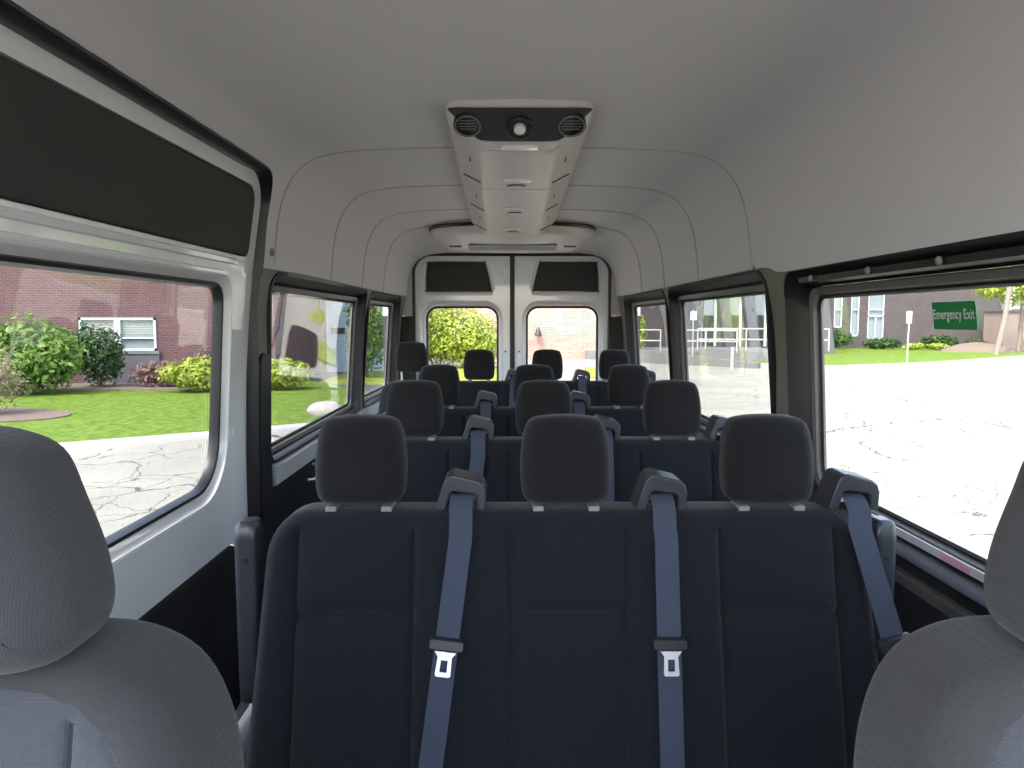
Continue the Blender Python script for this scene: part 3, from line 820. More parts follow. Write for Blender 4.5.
def guide(root, g, dx):
    """upright plastic belt guide with the belt that runs from it down the backrest"""
    ou = [(-.050, -.006), (-.030, .056), (-.022, .064), (-.012, .066), (.036, .054), (.047, .046), (.052, .030), (.050, -.006)]
    inn = [(.032, -.006), (.034, .022), (.028, .027), (-.014, .033), (-.020, .029), (-.029, -.006)]
    F = ou + inn
    mb = MB(); n = len(F)
    def P(y, k): return [(g+p[0], y - .25*0, TOPZ+p[1]) for p in F]
    def gp(p, y): return (g+p[0], y, TOPZ+.004+p[1]*(1.0))
    loops = [[gp(p, y) for p in F] for y in (.012, .085)]
    mb.loft(loops, False, False)
    m2 = len(mb.v)
    # caps triangulated along the U
    o_idx = list(range(len(ou))); i_idx = list(range(len(ou), n))
    # walk both borders
    ii = i_idx[::-1]   # left foot to right foot
    pairs = [(0, 0), (1, 1), (2, 1), (3, 2), (4, 3), (5, 4), (6, 4), (7, 5)]
    for base, flip in ((0, 0), (n, 1)):
        for a in range(len(pairs)-1):
            oa, ia = pairs[a]; ob, ib = pairs[a+1]
            q = [oa, ob, ii[ib], ii[ia]] if ia != ib else [oa, ob, ii[ia]]
            q = [k+base for k in q]
            mb.f.append(tuple(q if flip else q[::-1]))
    gd = mb.build('belt_guide', M['plastic'], root, bevel=.006)
    mb = MB(); mb.box((g-.030, .03, TOPZ-.004), (g+.034, .075, TOPZ+.010)); mb.build('guide_base', M['plastic2'], gd, bevel=.004)
    # belt
    mb = MB(); pts = [(.05, TOPZ+.030, 0), (.03, TOPZ+.027, 0), (.012, TOPZ+.018, 0), (-.006, TOPZ+.002, 0), (-.012, TOPZ-.03, .0)]
    pts = [(y, z, 0) for y, z, _ in pts]
    for z in lines(.46, .91, .05)[::-1]:
        pts.append((-(TOPZ-z)*TILT-.016, z, (TOPZ-.05-z)))
    loops = []
    for y, z, q in pts:
        x = g + .003 + dx*q/.35; h = .0225
        loops.append([(x-h, y-.001, z), (x+h, y-.001, z), (x+h, y+.001, z+.0003), (x-h, y+.001, z+.0003)])
    mb.loft(loops); bl = mb.build('seat_belt', M['belt'], root)
    zt = .722; q = TOPZ-.05-zt; x = g+.003+dx*q/.35; y = -(TOPZ-zt)*TILT-.018; an = dx/.35
    def T(px, pz, w): return (x + px + an*(-pz), y + w + pz*TILT, zt + pz + an*px)
    mb = MB(); ol = rrect(-.034, .034, -.009, .013, .007, 4)
    mb.loft([[T(*p, .006) for p in offset_loop(ol, .001)], [T(*p, -.004) for p in ol], [T(*p, -.010) for p in offset_loop(ol, .003)]])
    mb.build('belt_stop', M['plastic2'], bl)
    mb = MB(); o2 = smooth_tongue = [(-.020, -.010), (.020, -.010), (.012, -.016), (.0145, -.050), (-.0145, -.050), (-.012, -.016)]
    patch('belt_tongue', resample([(-.020, -.008), (-.013, -.017), (-.0145, -.048), (-.012, -.051), (.012, -.051), (.0145, -.048), (.013, -.017), (.020, -.008)], .01), [[(-.0065, -.022), (-.0065, -.043), (.0065, -.043), (.0065, -.022)]], [0], [-.03], lambda u, v, w: Vector(T(u, v, -.0125+w)), .003, M['metal'], bl, step=.01)
    return gd

CX = .082
labels = ['dark fabric bench seat with three headrests nearest the front seats', 'dark fabric three-place bench directly behind the foremost bench', 'dark fabric three-place bench just ahead of the four-headrest rear bench']
b1 = make_bench((-.41, 0, .408), .612, ((-.21, -.045), (.187, -.002), (.568, .082)), (-1, 1))
b1.location = (CX, 1.38, 0)
tag(b1, labels[0], 'bench seat', 'three-place benches')
for k, y in ((1, 2.22), (2, 3.03)):
    c = copy_tree(b1); c.location = (CX, y, 0); tag(c, labels[k], 'bench seat', 'three-place benches')
hr0 = headrest
b4 = make_bench((-.592, -.197, .20, .592), .80, ((-.0, -.02), (.395, .0), (.775, .02), (-.40, 0)), (1,))
b4.location = (.0, 4.13, .02)
tag(b4, 'rearmost dark bench with four headrests in front of the back doors', 'bench seat')
for h in b4.children:
    if h.name.startswith('headrest'):
        xs = [v.co.x for v in h.data.vertices]
        if sum(xs)/len(xs) < -.5:
            h.data = h.data.copy(); h.location.z += .045
            for p in h.children: p.location.z -= .02 if p.name.startswith('post.') or p.name == 'post' else .045

# ------------------------------------------------------------------ front seats
def front_seat(cx, label):
    root = empty('front_seat', (cx, .56, 0)); tag(root, label, 'car seat', 'front seats')
    T0 = 1.07
    def fm(u, z, w): return Vector((u, -(T0-z)*.20+w, z))
    half = [(0, 1.052), (.09, 1.050), (.165, 1.043), (.218, 1.012), (.249, .95), (.260, .86), (.260, .72), (.25, .58), (.22, .50)]
    ol = smooth_loop([(-u, z) for u, z in half[::1]][::1][0:0] + [(0, .49)] + [(u, z) for u, z in half[::-1]] + [(-u, z) for u, z in half[1:]], 5)
    def bol(z): return .214*(max(0, 1-(max(0, z-.82)/.214)**4))**.25
    def disp(u, z):
        a = abs(u); d = 0
        d += .006*max(0, 1-abs(a-.150)/.004) if z < 1.02 else 0
        q = ((a/.214)**4+(max(0, z-.82)/.214)**4)**.25
        d += .006*max(0, 1-abs(q-1)/.020)
        if a > .155: d -= .022*math.sin(min(1, (a-.155)/.08)*PI/2)*sstep((1.03-z)/.12)
        else: d += .004
        return d
    gu = lines(-.25, .25, .0125, [s*(.150+e) for s in (-1, 1) for e in (-.004, -.002, 0, .002, .004)]+[s*(.17+.0035*k) for s in (-1, 1) for k in range(13)]); gv = lines(.5, 1.07, .0125, lines(.9, 1.03, .003))
    bk = pillow('backrest', ol, fm, .135, .034, M['fab_seat'], root, disp, gu, gv, nr=8)
    H = smooth_loop([(-.135, 1.058), (-.08, 1.048), (0, 1.046), (.08, 1.048), (.135, 1.058), (.152, 1.085), (.147, 1.13), (.127, 1.18), (.103, 1.222), (.06, 1.240), (0, 1.243), (-.06, 1.240), (-.103, 1.222), (-.127, 1.18), (-.147, 1.13), (-.152, 1.085)], 5)
    def hm(u, z, w):
        f = (z-1.07)/.18
        return Vector((u, -.03+.035*f*f+w-.014*(1-(u/.146)**2), z-.004))
    def hd(u, z): return .007*max(0, 1-abs(abs(u)-.095-.0*(z-1.1))/.005)
    hr = pillow('headrest', H, hm, .125, .045, M['fab2'], root, hd, lines(-.11, .11, .0125, [s*(.095+e) for s in (-1, 1) for e in (-.005, -.0025, 0, .0025, .005)]), lines(1.09, 1.23, .0125), nr=8)
    for x in (-.06, .06):
        mb = MB(); mb.tube([(x, .035, 1.0), (x, .035, 1.11)], .007, 8); mb.build('post', M['metal'], hr)
    def cm(u, v, w): return Vector((u, v, .53-w))
    pillow('cushion', resample(rrect(-.25, .25, -.58, -.06, .07, 6), .04), cm, .14, .045, M['fab2'], root, gu=lines(-.25, .25, .05), gv=lines(-.55, -.1, .05))
    mb = MB(); mb.box((-.2, -.5, 0), (.2, -.08, .39)); mb.build('pedestal', M['dark'], root, bevel=.02)
    return root
front_seat(-.535, 'grey woven front seat on the sliding door side, headrest cut by the picture edge')
front_seat(.545, 'grey woven front seat beside the window with the green Emergency Exit sticker')

# unseen dashboard and bonnet behind the camera, added to bounce sunlight onto the ceiling
mb = MB(); loops = []
for x in lines(-.86, .86, .2):
    loops.append([(x, -.95, .50), (x, -.50, .42), (x, -.42, .60), (x, -.46, .78), (x, -.60, .84), (x, -1.1, .80)])
mb.loft(loops); o = mb.build('dashboard', M['steel']); tag(o, kind='structure')
mb = MB(); loops = []
for x in lines(-.88, .88, .16):
    k = .05*(x/.88)**2
    loops.append([(x, -1.15, .76-k), (x, -1.7, .66-k), (x, -2.05, .50-k), (x, -2.15, .20), (x, -2.1, -.3), (x, -1.15, -.3)])
mb.loft(loops); o = mb.build('bonnet', M['paint']); tag(o, kind='structure')

# ------------------------------------------------------------------ outdoors
def gpt(x, y, z=GROUND): return Vector((x, y, z))
mb = MB(); mb.box((-90, -40, GROUND-.2), (90, 130, GROUND)); o = mb.build('ground', M['road']); tag(o, kind='structure')
def slab(name, pts, z0, z1, m, kind='structure'):
    mb = MB(); mb.loft([[(x, y, z0) for x, y in pts], [(x, y, z1) for x, y in pts]]); o = mb.build(name, m, smooth=False)
    if kind: tag(o, kind=kind)
    return o
# left lawn
E = [(-24, .2), (-14, 6.7), (-7.1, 11.25), (-5.1, 12.5), (-3.4, 13.75), (-2.6, 15.5), (-3.3, 19.0)]
slab('lawn', E + [(-5.2, 21.5), (-6.9, 24), (-7.2, 27.5), (-9, 28), (-30, 28), (-30, 0)], GROUND-.1, GROUND+.06, M['grass'])
mb = MB()
prev = [Vector((x, y, 0)) for x, y in E]
loops = []
for i, p in enumerate(prev):
    t = (prev[min(i+1, len(prev)-1)]-prev[max(i-1, 0)]).normalized(); nrm = Vector((t.y, -t.x, 0))
    loops.append([(p.x, p.y, GROUND-.05), (p.x, p.y, GROUND+.075), (p.x+nrm.x*.32, p.y+nrm.y*.32, GROUND+.06), (p.x+nrm.x*.36, p.y+nrm.y*.36, GROUND-.05)])
mb.loft(loops); o = mb.build('kerb', M['kerb'], smooth=False); tag(o, kind='structure')
slab('driveway', [(-8.8, 27.9), (-3.0, 27.9), (-2.4, 19), (-3.2, 19.2), (-5.1, 21.6), (-6.8, 24.1)], GROUND-.1, GROUND+.012, M['drive'])
slab('garden_bed', smooth_loop([(-11.9, 13.0), (-9.6, 13.6), (-8.9, 14.4), (-9.6, 15.3), (-12, 16)], 5), GROUND-.1, GROUND+.085, M['mulch'])
slab('garden_bed', [(-24, 19.6), (-8.0, 19.9), (-7.4, 21.9), (-24, 21.9)], GROUND-.1, GROUND+.085, M['mulch'])

def brick_box(mb, x0, x1, y0, y1, z1): mb.box((x0, y0, GROUND-.1), (x1, y1, z1))
bl = empty('brick_building', (-15, 22, GROUND)); tag(bl, 'mauve brick building with white framed window behind the shrubs and left lawn', 'building')
bpy.context.view_layer.update()
def ch(o, root=None):
    place(o); return o
def wallhole(name, x0, x1, z1, y, holes, m, parent, thick=.3):
    return ch(patch(name, [(x0, GROUND-.05), (x1, GROUND-.05), (x1, z1), (x0, z1)], holes, [x0], [z1], lambda u, v, w: Vector((u, y+w, v)), thick, m, parent, step=4))
W0 = (-13.0, -10.68, .40, 1.40)
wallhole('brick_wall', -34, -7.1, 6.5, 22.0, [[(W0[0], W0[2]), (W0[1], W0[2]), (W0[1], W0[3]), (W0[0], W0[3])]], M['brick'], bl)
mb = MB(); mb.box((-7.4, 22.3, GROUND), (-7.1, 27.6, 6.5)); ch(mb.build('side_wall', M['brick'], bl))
mb = MB(); mb.box((-34.3, 21.8, 6.5), (-7.05, 28, 6.8)); ch(mb.build('roof', M['concrib'], bl))
mb = MB(); x0, x1, z0, z1 = W0; t = .07
mb.box((x0, 21.96, z0), (x0+t, 22.1, z1)); mb.box((x1-t, 21.96, z0), (x1, 22.1, z1)); mb.box((x0, 21.96, z1-t), (x1, 22.1, z1)); mb.box((x0, 21.96, z0), (x1, 22.1, z0+t))
xm = (x0+x1)/2; mb.box((xm-.09, 21.95, z0), (xm+.09, 22.1, z1)); mb.box((x0, 21.97, z0+.36), (x1, 22.1, z0+.41))
fr = ch(mb.build('window', M['frame'], bl, smooth=False))
mb = MB(); mb.box((x0+t, 22.05, z0+t), (x1-t, 22.07, z1-t)); mb.build('pane', M['pane'], fr, smooth=False).matrix_parent_inverse = Matrix()
mb = MB()
for q in range(8): zz = z1-.10-q*.07; mb.box((x0+t, 22.04, zz-.03), (x1-t, 22.046, zz)) if q < 6 else None
o = mb.build('blind', M['blind'], fr, smooth=False)
mb = MB(); mb.box((x0-.1, 21.9, z0-.10), (x1+.1, 22.0, z0)); ch(mb.build('sill', M['conc'], bl, smooth=False))
mb = MB(); mb.box((-12.9, 21.93, GROUND), (-10.6, 22.0, z0-.10)); ch(mb.build('base_panel', M['concrib'], bl, smooth=False))
# garage
ga = empty('garage', (-6, 27.7, GROUND)); tag(ga, 'garage with pale blue ribbed door and dark slot windows behind the driveway', 'building')
bpy.context.view_layer.update()
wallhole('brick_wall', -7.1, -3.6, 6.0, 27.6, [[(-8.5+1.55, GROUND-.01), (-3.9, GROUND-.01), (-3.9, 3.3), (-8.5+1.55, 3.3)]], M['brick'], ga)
mb = MB(); loops = []
zz = GROUND
n = 26
for q in range(n):
    z0 = GROUND + q*(3.3-GROUND)/n; z1 = GROUND + (q+1)*(3.3-GROUND)/n
    loops += [(27.70, z0), (27.685, z0+.012), (27.685, z1-.012), (27.70, z1)]
mb.loft([[(x, y, z) for y, z in loops] for x in (-6.95, -3.9)], False, False, closed=False)
gd = ch(mb.build('garage_door', M['siding'], ga, smooth=False))
for x in (-6.5, -5.6, -4.7):
    mb = MB(); mb.box((x-.27, 27.66, .80), (x+.27, 27.70, 1.03)); mb.build('pane', M['dark'], gd, smooth=False)
mb = MB(); mb.box((-7.0, 27.5, 6.0), (-3.5, 34, 6.3)); ch(mb.build('roof', M['concrib'], ga))
# wall lamp etc on far building
fb = empty('far_brick_building', (1, 37, GROUND)); tag(fb, 'pale pink brick building seen through the two rear door windows', 'building')
bpy.context.view_layer.update()
wallhole('brick_wall', -7.5, 5.4, 7.5, 37.0, [], M['brick_far'], fb, .4)
mb = MB(); mb.box((-7.7, 36.6, 3.0), (.6, 37.4, 3.25)); ch(mb.build('canopy', M['beige'], fb))
mb = MB(); mb.box((-7.6, 36.9, 7.5), (5.5, 42, 7.8)); ch(mb.build('roof', M['concrib'], fb))
lm = empty('wall_lantern', (1.55, 36.93, .75)); lm.scale = (.6, .6, .6); tag(lm, 'small dark bell lantern on white bracket on the pale pink brick wall', 'lamp')
mb = MB(); mb.tube([(0, .08, .75), (0, -.25, .75), (0, -.3, .6), (0, -.3, .35)], .05, 8); mb.build('bracket', M['white'], lm)
mb = MB(); mb.loft([[( r*math.cos(a), -.3+r*math.sin(a), z) for a in [k/14*2*PI for k in range(14)]] for r, z in ((.05, .38), (.14, .30), (.20, .05), (.30, -.25), (.32, -.35), (.12, -.42))]); mb.build('shade', M['dark'], lm)

# foliage
def foliage(name, blobs, n, size, m, parent=None, seed=1, shell=.55):
    rnd = random.Random(seed); V = []; F = []
    tot = sum(b[3]*b[4]*b[5] for b in blobs)
    for (x, y, z, rx, ry, rz) in blobs:
        for _ in range(int(n*rx*ry*rz/tot)):
            th = rnd.uniform(0, 2*PI); cz = rnd.uniform(-1, 1); sr = math.sqrt(1-cz*cz); d = Vector((sr*math.cos(th), sr*math.sin(th), cz))
            rr = (shell+(1-shell)*rnd.random())*(1+.16*math.sin(5*th+x*3)*math.sin(7*cz+z*2))
            p = Vector((x+d.x*rx*rr, y+d.y*ry*rr, z+d.z*rz*rr))
            if p.z < GROUND+.03: p.z = GROUND+.03+rnd.random()*.1
            nrm = (d+Vector((rnd.uniform(-.8, .8), rnd.uniform(-.8, .8), rnd.uniform(-.3, 1)))).normalized()
            a = nrm.orthogonal().normalized(); a.rotate(Matrix.Rotation(rnd.uniform(0, 6.3), 3, nrm)); b = nrm.cross(a)
            s_ = size*rnd.uniform(.6, 1.3); k = len(V)
            V += [p-a*s_, p-b*s_*.5+nrm*s_*.1, p+a*s_, p+b*s_*.5+nrm*s_*.1]; F.append((k, k+1, k+2, k+3))
    me = bpy.data.meshes.new(name); me.from_pydata(V, [], F); me.materials.append(m)
    o = bpy.data.objects.new(name, me); C.objects.link(o)
    if parent: o.parent = parent
    return o
def shrub(name, x, y, w, d, h, m, n, size, label, cat='shrub', group=None, seed=1, stems=5, blobs=None, bare=False):
    r = empty(name, (x, y, GROUND+.06)); tag(r, label, cat, group)
    rnd = random.Random(seed*13+5)
    if blobs is None:
        blobs = [(0, 0, h*.5, w*.42, d*.42, h*.48)]
        for _ in range(7):
            a = rnd.uniform(0, 2*PI); k = rnd.uniform(.3, .62)
            blobs.append((w*.5*k*math.cos(a), d*.5*k*math.sin(a), h*rnd.uniform(.35, .72), w*.24, d*.24, h*.28))
    f = foliage('foliage', [(b[0], b[1], b[2]+GROUND+.06, *b[3:]) for b in blobs], n, size, m, None, seed)
    for v in f.data.vertices: v.co.z -= GROUND+.06
    f.parent = r
    mb = MB()
    for _ in range(stems if not bare else 45):
        a = rnd.uniform(0, 2*PI); k = rnd.uniform(.05, .4)
        e = Vector((w*k*math.cos(a), d*k*math.sin(a), h*rnd.uniform(.6, .95)))
        mb.tube([(e.x*.15, e.y*.15, -.05), tuple(e*.5+Vector((0, 0, h*.05))), tuple(e)], .02 if not bare else .012, 5, .006)
    mb.build('stem', M['bark' if not bare else 'beige'], r)
    return r
shrub('leafy_shrub', -12.6, 18.9, 3.4, 2.2, 2.12, M['leaf1'], 6500, .09, 'large round green shrub left of the white framed window', seed=2)
shrub('leafy_shrub', -15.3, 19.6, 3.4, 2.2, 2.0, M['leaf1'], 5000, .09, 'green shrub at the edge of the picture behind the dusty yellow shrub', seed=3)
shrub('evergreen_shrub', -11.75, 20.7, 1.5, 1.3, 1.9, M['leaf4'], 2500, .07, 'dark narrow shrub standing half in front of the white framed window', seed=4)
shrub('twiggy_shrub', -10.75, 14.6, 1.9, 1.6, 1.45, M['leaf3'], 2600, .04, 'dusty yellow twiggy shrub on the mulch bed at the left picture edge', seed=5, bare=True)
shrub('plum_shrub', -10.0, 20.8, 1.9, 1.0, .82, M['leaf5'], 2400, .06, 'low plum coloured shrub below the right half of the framed window', seed=6)
shrub('lime_shrub', -8.35, 19.5, 2.1, 1.6, .98, M['leaf2'], 3800, .07, 'low lime green shrub at the right end of the brick wall bed', seed=7)
shrub('flowering_shrub', -8.55, 20.9, 1.1, .8, 1.25, M['leaf5'], 1500, .06, 'small pinkish shrub rising behind the low lime green shrub', seed=8)
shrub('lime_shrub', -6.45, 20.2, 2.0, 1.6, .9, M['leaf2'], 3000, .08, 'low lime green shrub beside the driveway in front of the garage', seed=9)
# rock
rk = MB(); rnd = random.Random(4); loops = []
for k in range(7):
    a = -PI/2+PI*k/6; loops.append([(-3.75+.36*math.cos(a)*math.cos(t)*(1+.15*math.sin(3*t+k)), 14.7+.26*math.cos(a)*math.sin(t), GROUND+.13+.22*math.sin(a)+.03*math.sin(2*t)*math.cos(a)) for t in [q/14*2*PI for q in range(14)]])
[None for _ in ()]; rk.loft([[(x, y, z+.0) for x, y, z in l] for l in loops]); o = rk.build('boulder', M['rock']); tag(o, 'small pale boulder on the lawn corner beside the driveway', 'rock')

# hedge behind the van
shrub('tall_hedge', -2.9, 29.5, 5.2, 2.4, 3.0, M['leaf2'], 15000, .09, 'tall yellow green bush filling the left rear door window', 'bush', seed=11,
      blobs=[(-1.6, 0, 1.2, 1.5, 1.2, 1.3), (-.4, .1, 1.5, 1.4, 1.2, 1.35), (.8, 0, 1.35, 1.4, 1.1, 1.3), (1.6, 0, 1.1, 1.2, 1.0, 1.15)])
shrub('leafy_shrub', -4.75, 24.5, 1.5, 1.5, 3.0, M['leaf1'], 3500, .09, 'upright green bush outside the rearmost left side window', 'bush', seed=12)
slab('lawn', [(-6, 22.5), (-1.0, 21.5), (1.0, 24), (1.6, 30.5), (-6, 31.5)][::1], GROUND-.1, GROUND+.05, M['leaf2'])
slab('lawn', [(2.8, 24.5), (5.2, 26), (5.4, 29), (3.2, 30)], GROUND-.1, GROUND+.05, M['leaf2'])

# right side: lawn, dark brick building, railings
slab('lawn', [(9.9, 33.0), (13.2, 30.0), (19, 32.5), (28.5, 39), (45, 52), (60, 70), (20, 70), (12, 47)], GROUND-.1, GROUND+.05, M['grass'])
mb = MB(); pts = [(9.9, 33.0), (13.2, 30.0), (19, 32.5), (28.5, 39), (45, 52)]
loops = [[(x, y-.0, GROUND-.05), (x, y, GROUND+.09), (x+.1, y-.25, GROUND+.08), (x+.12, y-.28, GROUND-.05)] for x, y in pts]
mb.loft(loops); o = mb.build('kerb', M['kerb'], smooth=False); tag(o, kind='structure')
db = empty('office_building', (28, 52, GROUND)); tag(db, 'dark brick building with tall narrow windows across the right lawn', 'building')
bpy.context.view_layer.update()
wins = [(20.0, 21.0, -.0, 4.2), (22.9, 23.6, .1, 4.2), (24.1, 24.8, -.2, 4.2), (25.4, 26.5, -.5, 4.2)]
YB = 50
px = lambda x: (x-507)*YB/720
wins = [(px(817), px(823.5), .2, 4.4), (px(833), px(841), .8, 4.4), (px(850), px(858), .2, 4.4), (px(867), px(883), .0, 4.4)]
wallhole('brick_wall', 19.5, 34.3, 9, YB, [[(a, c), (b, c), (b, d), (a, d)] for a, b, c, d in wins], M['brick_dark'], db, .4)
for a, b, c, d in wins:
    mb = MB(); t = .07
    mb.box((a, YB-.02, c), (a+t, YB+.1, d)); mb.box((b-t, YB-.02, c), (b, YB+.1, d)); mb.box((a, YB-.02, c), (b, YB+.1, c+t)); mb.box((a, YB-.02, 2.0), (b, YB+.1, 2.0+t))
    if b-a > .9: mb.box(((a+b)/2-.04, YB-.02, c), ((a+b)/2+.04, YB+.1, 1.6)); mb.box((a, YB-.02, 1.55), (b, YB+.1, 1.62))
    w = ch(mb.build('window', M['frame'], db, smooth=False))
    mb = MB(); mb.box((a+.02, YB+.12, c), (b-.02, YB+.14, d)); mb.build('pane', M['pane_l'], w, smooth=False)
mb = MB(); mb.box((19.3, YB-.2, 9), (34.6, YB+12, 9.4)); ch(mb.build('roof', M['concrib'], db))
for k, (x, w, h) in enumerate(((22.0, 3.0, 1.3), (25.2, 3.0, .8), (29.0, 3.0, .95), (33.3, 1.3, .7))):
    shrub('evergreen_shrub', x - (1.8 if k == 3 else 0), 48.3, w, 1.6, h, M['leaf4'], 1200, .12, ['tall dark shrub at the dark office wall, beside its narrowest window', 'low dark shrub below the wide paned office window', 'dark low shrub below the blank office wall under the green sticker', 'dark shrub at the far right corner of the office building'][k], seed=20+k)
for k, x in enumerate((26.6, 28.2)):
    shrub('lime_shrub', x, 47.0, 1.6, 1.0, .45, M['leaf2'], 500, .1, ['low yellow shrub left of the thin sign post across the right lawn', 'low yellow shrub right of the thin sign post across the right lawn'][k], seed=30+k)
# brown mound
mb = MB(); loops = []
for r, z in ((1.9, -.02), (1.5, .25), (.9, .48), (.3, .6), (.02, .62)):
    loops.append([(29.5+r*1.3*math.cos(t)*(1+.1*math.sin(4*t)), 45+r*math.sin(t), GROUND+z) for t in [q/20*2*PI for q in range(20)]])
mb.loft(loops); o = mb.build('mulch_mound', M['mulch']); tag(o, 'brown mulch mound on the right lawn left of the leaning utility pole', 'mound')
# sign post
sp = empty('sign_post', (18.5, 33.2, GROUND)); tag(sp, 'thin pale sign post standing on the front edge of the right lawn', 'sign')
mb = MB(); mb.tube([(0, 0, 0), (.0, 0, 1.2), (.03, 0, 2.35)], .035, 8); mb.build('post', M['railm'], sp)
mb = MB(); mb.box((-.13, -.05, 1.85), (.10, -.03, 2.4)); mb.build('sign_plate', M['white'], sp)
# pole
up_ = MB(); up_.tube([(27.6, 40.5, GROUND), (28.0, 40.5, 1.5), (28.6, 40.5, 8.5)], .16, 12, .12); o = up_.build('utility_pole', M['wood']); tag(o, 'leaning wooden utility pole at the right end of the lawn', 'pole')
o = shrub('shade_tree', 31.0, 43.5, 4, 3, 6.0, M['leaf2'], 3500, .13, 'yellow green tree crown behind the leaning utility pole', 'tree', seed=40, blobs=[(0, 0, 4.3, 2.6, 1.8, 1.5), (-1.9, 0, 4.0, 1.2, 1.0, .9), (1.5, 0, 3.6, 1.4, 1.2, 1.1)])
mb = MB(); mb.tube([(0, 0, 0), (.1, 0, 2), (0, 0, 4)], .14, 10, .08); mb.build('trunk', M['bark'], o)
bb = empty('beige_shed', (33.2, 47, GROUND)); tag(bb, 'small beige shed between the office building and the utility pole', 'shed')
mb = MB(); mb.box((-.75, 0, 0), (.75, 2, 2.55)); mb.build('shed_wall', M['beige'], bb, smooth=False)
mb = MB(); mb.box((-.85, -.1, 2.55), (.85, 2.1, 2.66)); mb.build('roof', M['concrib'], bb, smooth=False)
wb_ = empty('glass_front_building', (44, 56, GROUND)); tag(wb_, 'pale building with white window bars behind the tree at the right edge', 'building')
mb = MB(); mb.box((-5, 0, 0), (9, 8, 4)); mb.build('pale_wall', M['pane_l'], wb_, smooth=False)
mb = MB()
for z in (0.6, 1.3, 2.0, 2.9, 3.9): mb.box((-5.05, -.08, z), (9, 0, z+.14))
for x in lines(-5, 9, 1.5): mb.box((x, -.09, 0), (x+.12, -.01, 4))
mb.build('window_bars', M['white'], wb_, smooth=False)

# building with slanted fins seen through the middle right window
fbn = empty('finned_building', (12, 42, GROUND)); tag(fbn, 'grey building with slanted fins and tall windows behind the ramp railings', 'building')
bpy.context.view_layer.update()
YF = 42
q = lambda x: (x-507)*YF/720
mb = MB(); mb.box((q(672), YF, GROUND), (q(815), YF+6, 8)); ch(mb.build('concrete_wall', M['concrib'], fbn, smooth=False))
mb = MB(); mb.box((q(560)+3.8, YF-.6, GROUND), (q(672), YF+4, 8)); ch(mb.build('brick_wall', M['brick_dark'], fbn, smooth=False))
for xa in (702, 727, 752, 778, 800):
    mb = MB(); x0 = q(xa); x1 = q(xa+12)
    mb.box((x0, YF-.06, -.1), (x1, YF+.02, 1.55)); a = ch(mb.build('window', M['dark'], fbn, smooth=False))
    mb = MB(); mb.box((x0+.02, YF-.07, 1.6), (x1, YF+.02, 4.2)); b = ch(mb.build('window', M['pane_l'], fbn, smooth=False))
    mb = MB(); mb.box((x1-.08, YF-.14, -.2), (x1+.06, YF, 5)); ch(mb.build('mullion', M['frame'], fbn, smooth=False))
    mb = MB(); u0 = q(xa+14); u1 = q(xa+22); sl = .65
    mb.loft([[(u0-sl, YF-1.0, 5.5), (u1-sl, YF-1.0, 5.5), (u1-sl, YF, 5.5), (u0-sl, YF, 5.5)], [(u0+sl*.7, YF-.5, GROUND), (u1+sl*.9, YF-.5, GROUND), (u1+sl*.9, YF, GROUND), (u0+sl*.7, YF, GROUND)]])
    ch(mb.build('fin', M['concrib'], fbn, smooth=False))
def low_wall(pts, h0, h1, label, t=.3):
    (xa, ya), (xb, yb) = pts
    mb = MB(); d = Vector((xb-xa, yb-ya, 0)).normalized(); n_ = Vector((-d.y, d.x, 0))*t
    mb.loft([[(xa, ya, GROUND), (xa+n_.x, ya+n_.y, GROUND), (xa+n_.x, ya+n_.y, GROUND+h0), (xa, ya, GROUND+h0)], [(xb, yb, GROUND), (xb+n_.x, yb+n_.y, GROUND), (xb+n_.x, yb+n_.y, GROUND+h1), (xb, yb, GROUND+h1)]])
    o = mb.build('ramp_wall', M['conc'], smooth=False); tag(o, label, 'wall'); return o
low_wall(((4.5, 35.5), (10.3, 29.6)), .75, .22, 'low concrete ramp wall sloping down in front of the railings')
low_wall(((9.3, 35.0), (13.2, 33.2)), .62, .45, 'grey retaining wall beside the grass right of the ramp')
slab('terrace', [(4.0, 36.5), (9.3, 35.4), (13.2, 33.6), (14.5, 41.4), (4.0, 41.4)], GROUND-.1, GROUND+.45, M['conc'])
def railing(pts, h, label, z):
    r = empty('handrail', (pts[0][0], pts[0][1], z)); tag(r, label, 'railing', 'ramp railings')
    P = [Vector((x-pts[0][0], y-pts[0][1], 0)) for x, y in pts]
    for hh in (h, h*.5):
        mb = MB(); mb.tube([p+Vector((0, 0, hh)) for p in P], .035, 8); mb.build('rail', M['railm'], r)
    for p in P:
        mb = MB(); mb.tube([p, p+Vector((0, 0, h))], .035, 8); mb.build('post', M['railm'], r)
railing([(8.2, 35.6), (9.6, 34.9), (10.9, 34.2)], 1.05, 'short pale metal handrail in front, beside the post with a square plate', GROUND+.45)
railing([(9.9, 37.5), (12.2, 36.8), (14.2, 36.3), (16.0, 35.8)], 1.1, 'longer pale metal handrail behind the ramp, ending by the grass', GROUND+.45)
railing([(4.6, 36.3), (6.2, 36.0), (7.6, 35.8)], 1.05, 'pale handrail seen through the rearmost right side window', GROUND+.45)
shrub('lime_shrub', 6.6, 37.6, 1.5, 1.2, 2.4, M['leaf2'], 1500, .1, 'upright yellow shrub behind the handrail in the rearmost right window', seed=50)
s2 = empty('sign_post', (8.9, 34.6, GROUND)); tag(s2, 'sign post with small white square plate by the ramp handrail', 'sign')
mb = MB(); mb.tube([(0, 0, 0), (0, 0, 2.5)], .03, 8); mb.build('post', M['railm'], s2)
mb = MB(); mb.box((-.14, -.05, 2.0), (.14, -.03, 2.4)); mb.build('sign_plate', M['white'], s2)
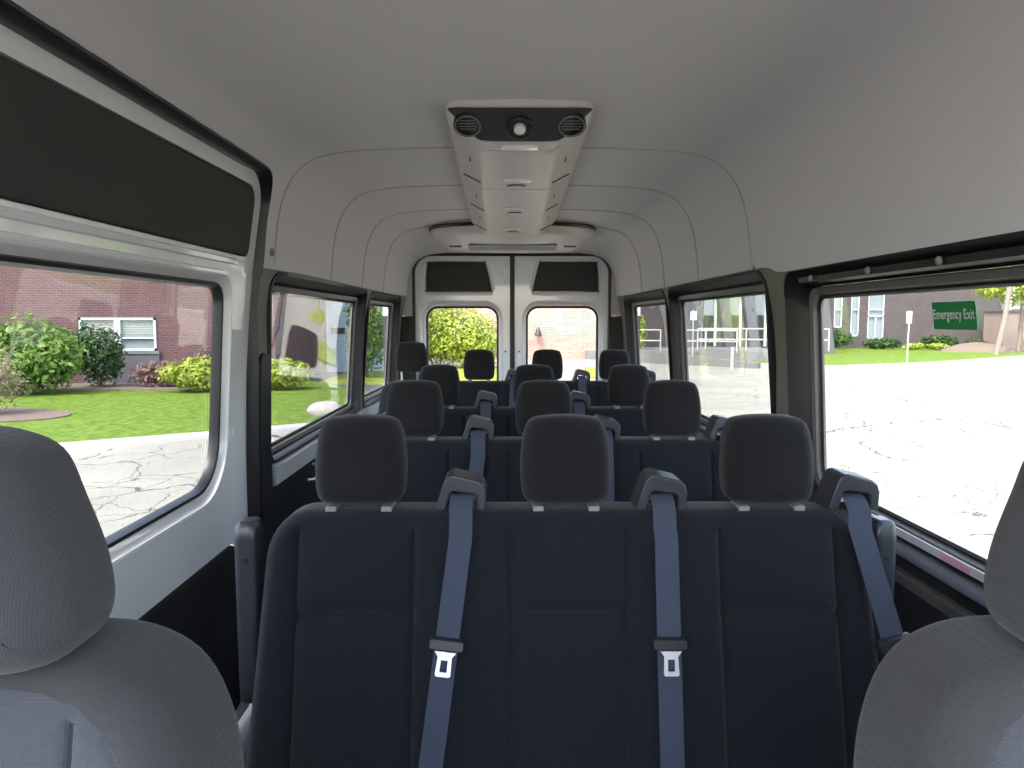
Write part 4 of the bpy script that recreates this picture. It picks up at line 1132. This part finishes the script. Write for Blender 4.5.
bo = MB(); bo.tube([(9.0, 28.8, GROUND), (9.0, 28.8, .25)], .06, 10); o = bo.build('bollard', M['railm']); tag(o, 'thin pale bollard on pavement in front of the low ramp wall', 'bollard')

# ------------------------------------------------------------------ light, world, camera
SUN_EL, SUN_AZ = math.radians(56), math.radians(35)
tosun = Vector((-math.sin(SUN_AZ)*math.cos(SUN_EL), -math.cos(SUN_AZ)*math.cos(SUN_EL), math.sin(SUN_EL)))
sd = bpy.data.lights.new('sun', 'SUN'); sd.energy = 3.3; sd.angle = math.radians(.6); sd.color = (1, .96, .88)
so = bpy.data.objects.new('sun', sd); C.objects.link(so); so.rotation_euler = tosun.to_track_quat('Z', 'Y').to_euler(); so.location = (0, -10, 20)
w = bpy.data.worlds.new('world'); bpy.context.scene.world = w; w.use_nodes = True; nt = w.node_tree
sky = nt.nodes.new('ShaderNodeTexSky'); sky.sky_type = 'NISHITA'; sky.sun_disc = False; sky.sun_elevation = SUN_EL
sky.sun_rotation = math.atan2(tosun.x, tosun.y); sky.air_density = 1.0; sky.dust_density = 2.5; sky.ozone_density = 1
bg = nt.nodes['Background']; bg.inputs[1].default_value = .78; hs = nt.nodes.new('ShaderNodeHueSaturation'); hs.inputs['Saturation'].default_value = .72; nt.links.new(sky.outputs[0], hs.inputs['Color']); nt.links.new(hs.outputs[0], bg.inputs[0])

cd = bpy.data.cameras.new('camera'); cam = bpy.data.objects.new('camera', cd); C.objects.link(cam)
cd.sensor_width = 36; cd.lens = 720/1024*36; cd.clip_start = .02; cd.clip_end = 400
cam.location = (-.035, 0, 1.33)
cam.rotation_euler = (math.radians(90-5.08), 0, math.radians(-.4))
sc = bpy.context.scene; sc.camera = cam
sc.view_settings.view_transform = 'Standard'; sc.view_settings.look = 'None'; sc.view_settings.gamma = 1; sc.view_settings.use_curve_mapping = False
sc.view_settings.exposure = 0.78
sc.cycles.max_bounces = 10; sc.cycles.diffuse_bounces = 6; sc.cycles.transparent_max_bounces = 16
sc.cycles.use_denoising = True; sc.cycles.sample_clamp_indirect = 8
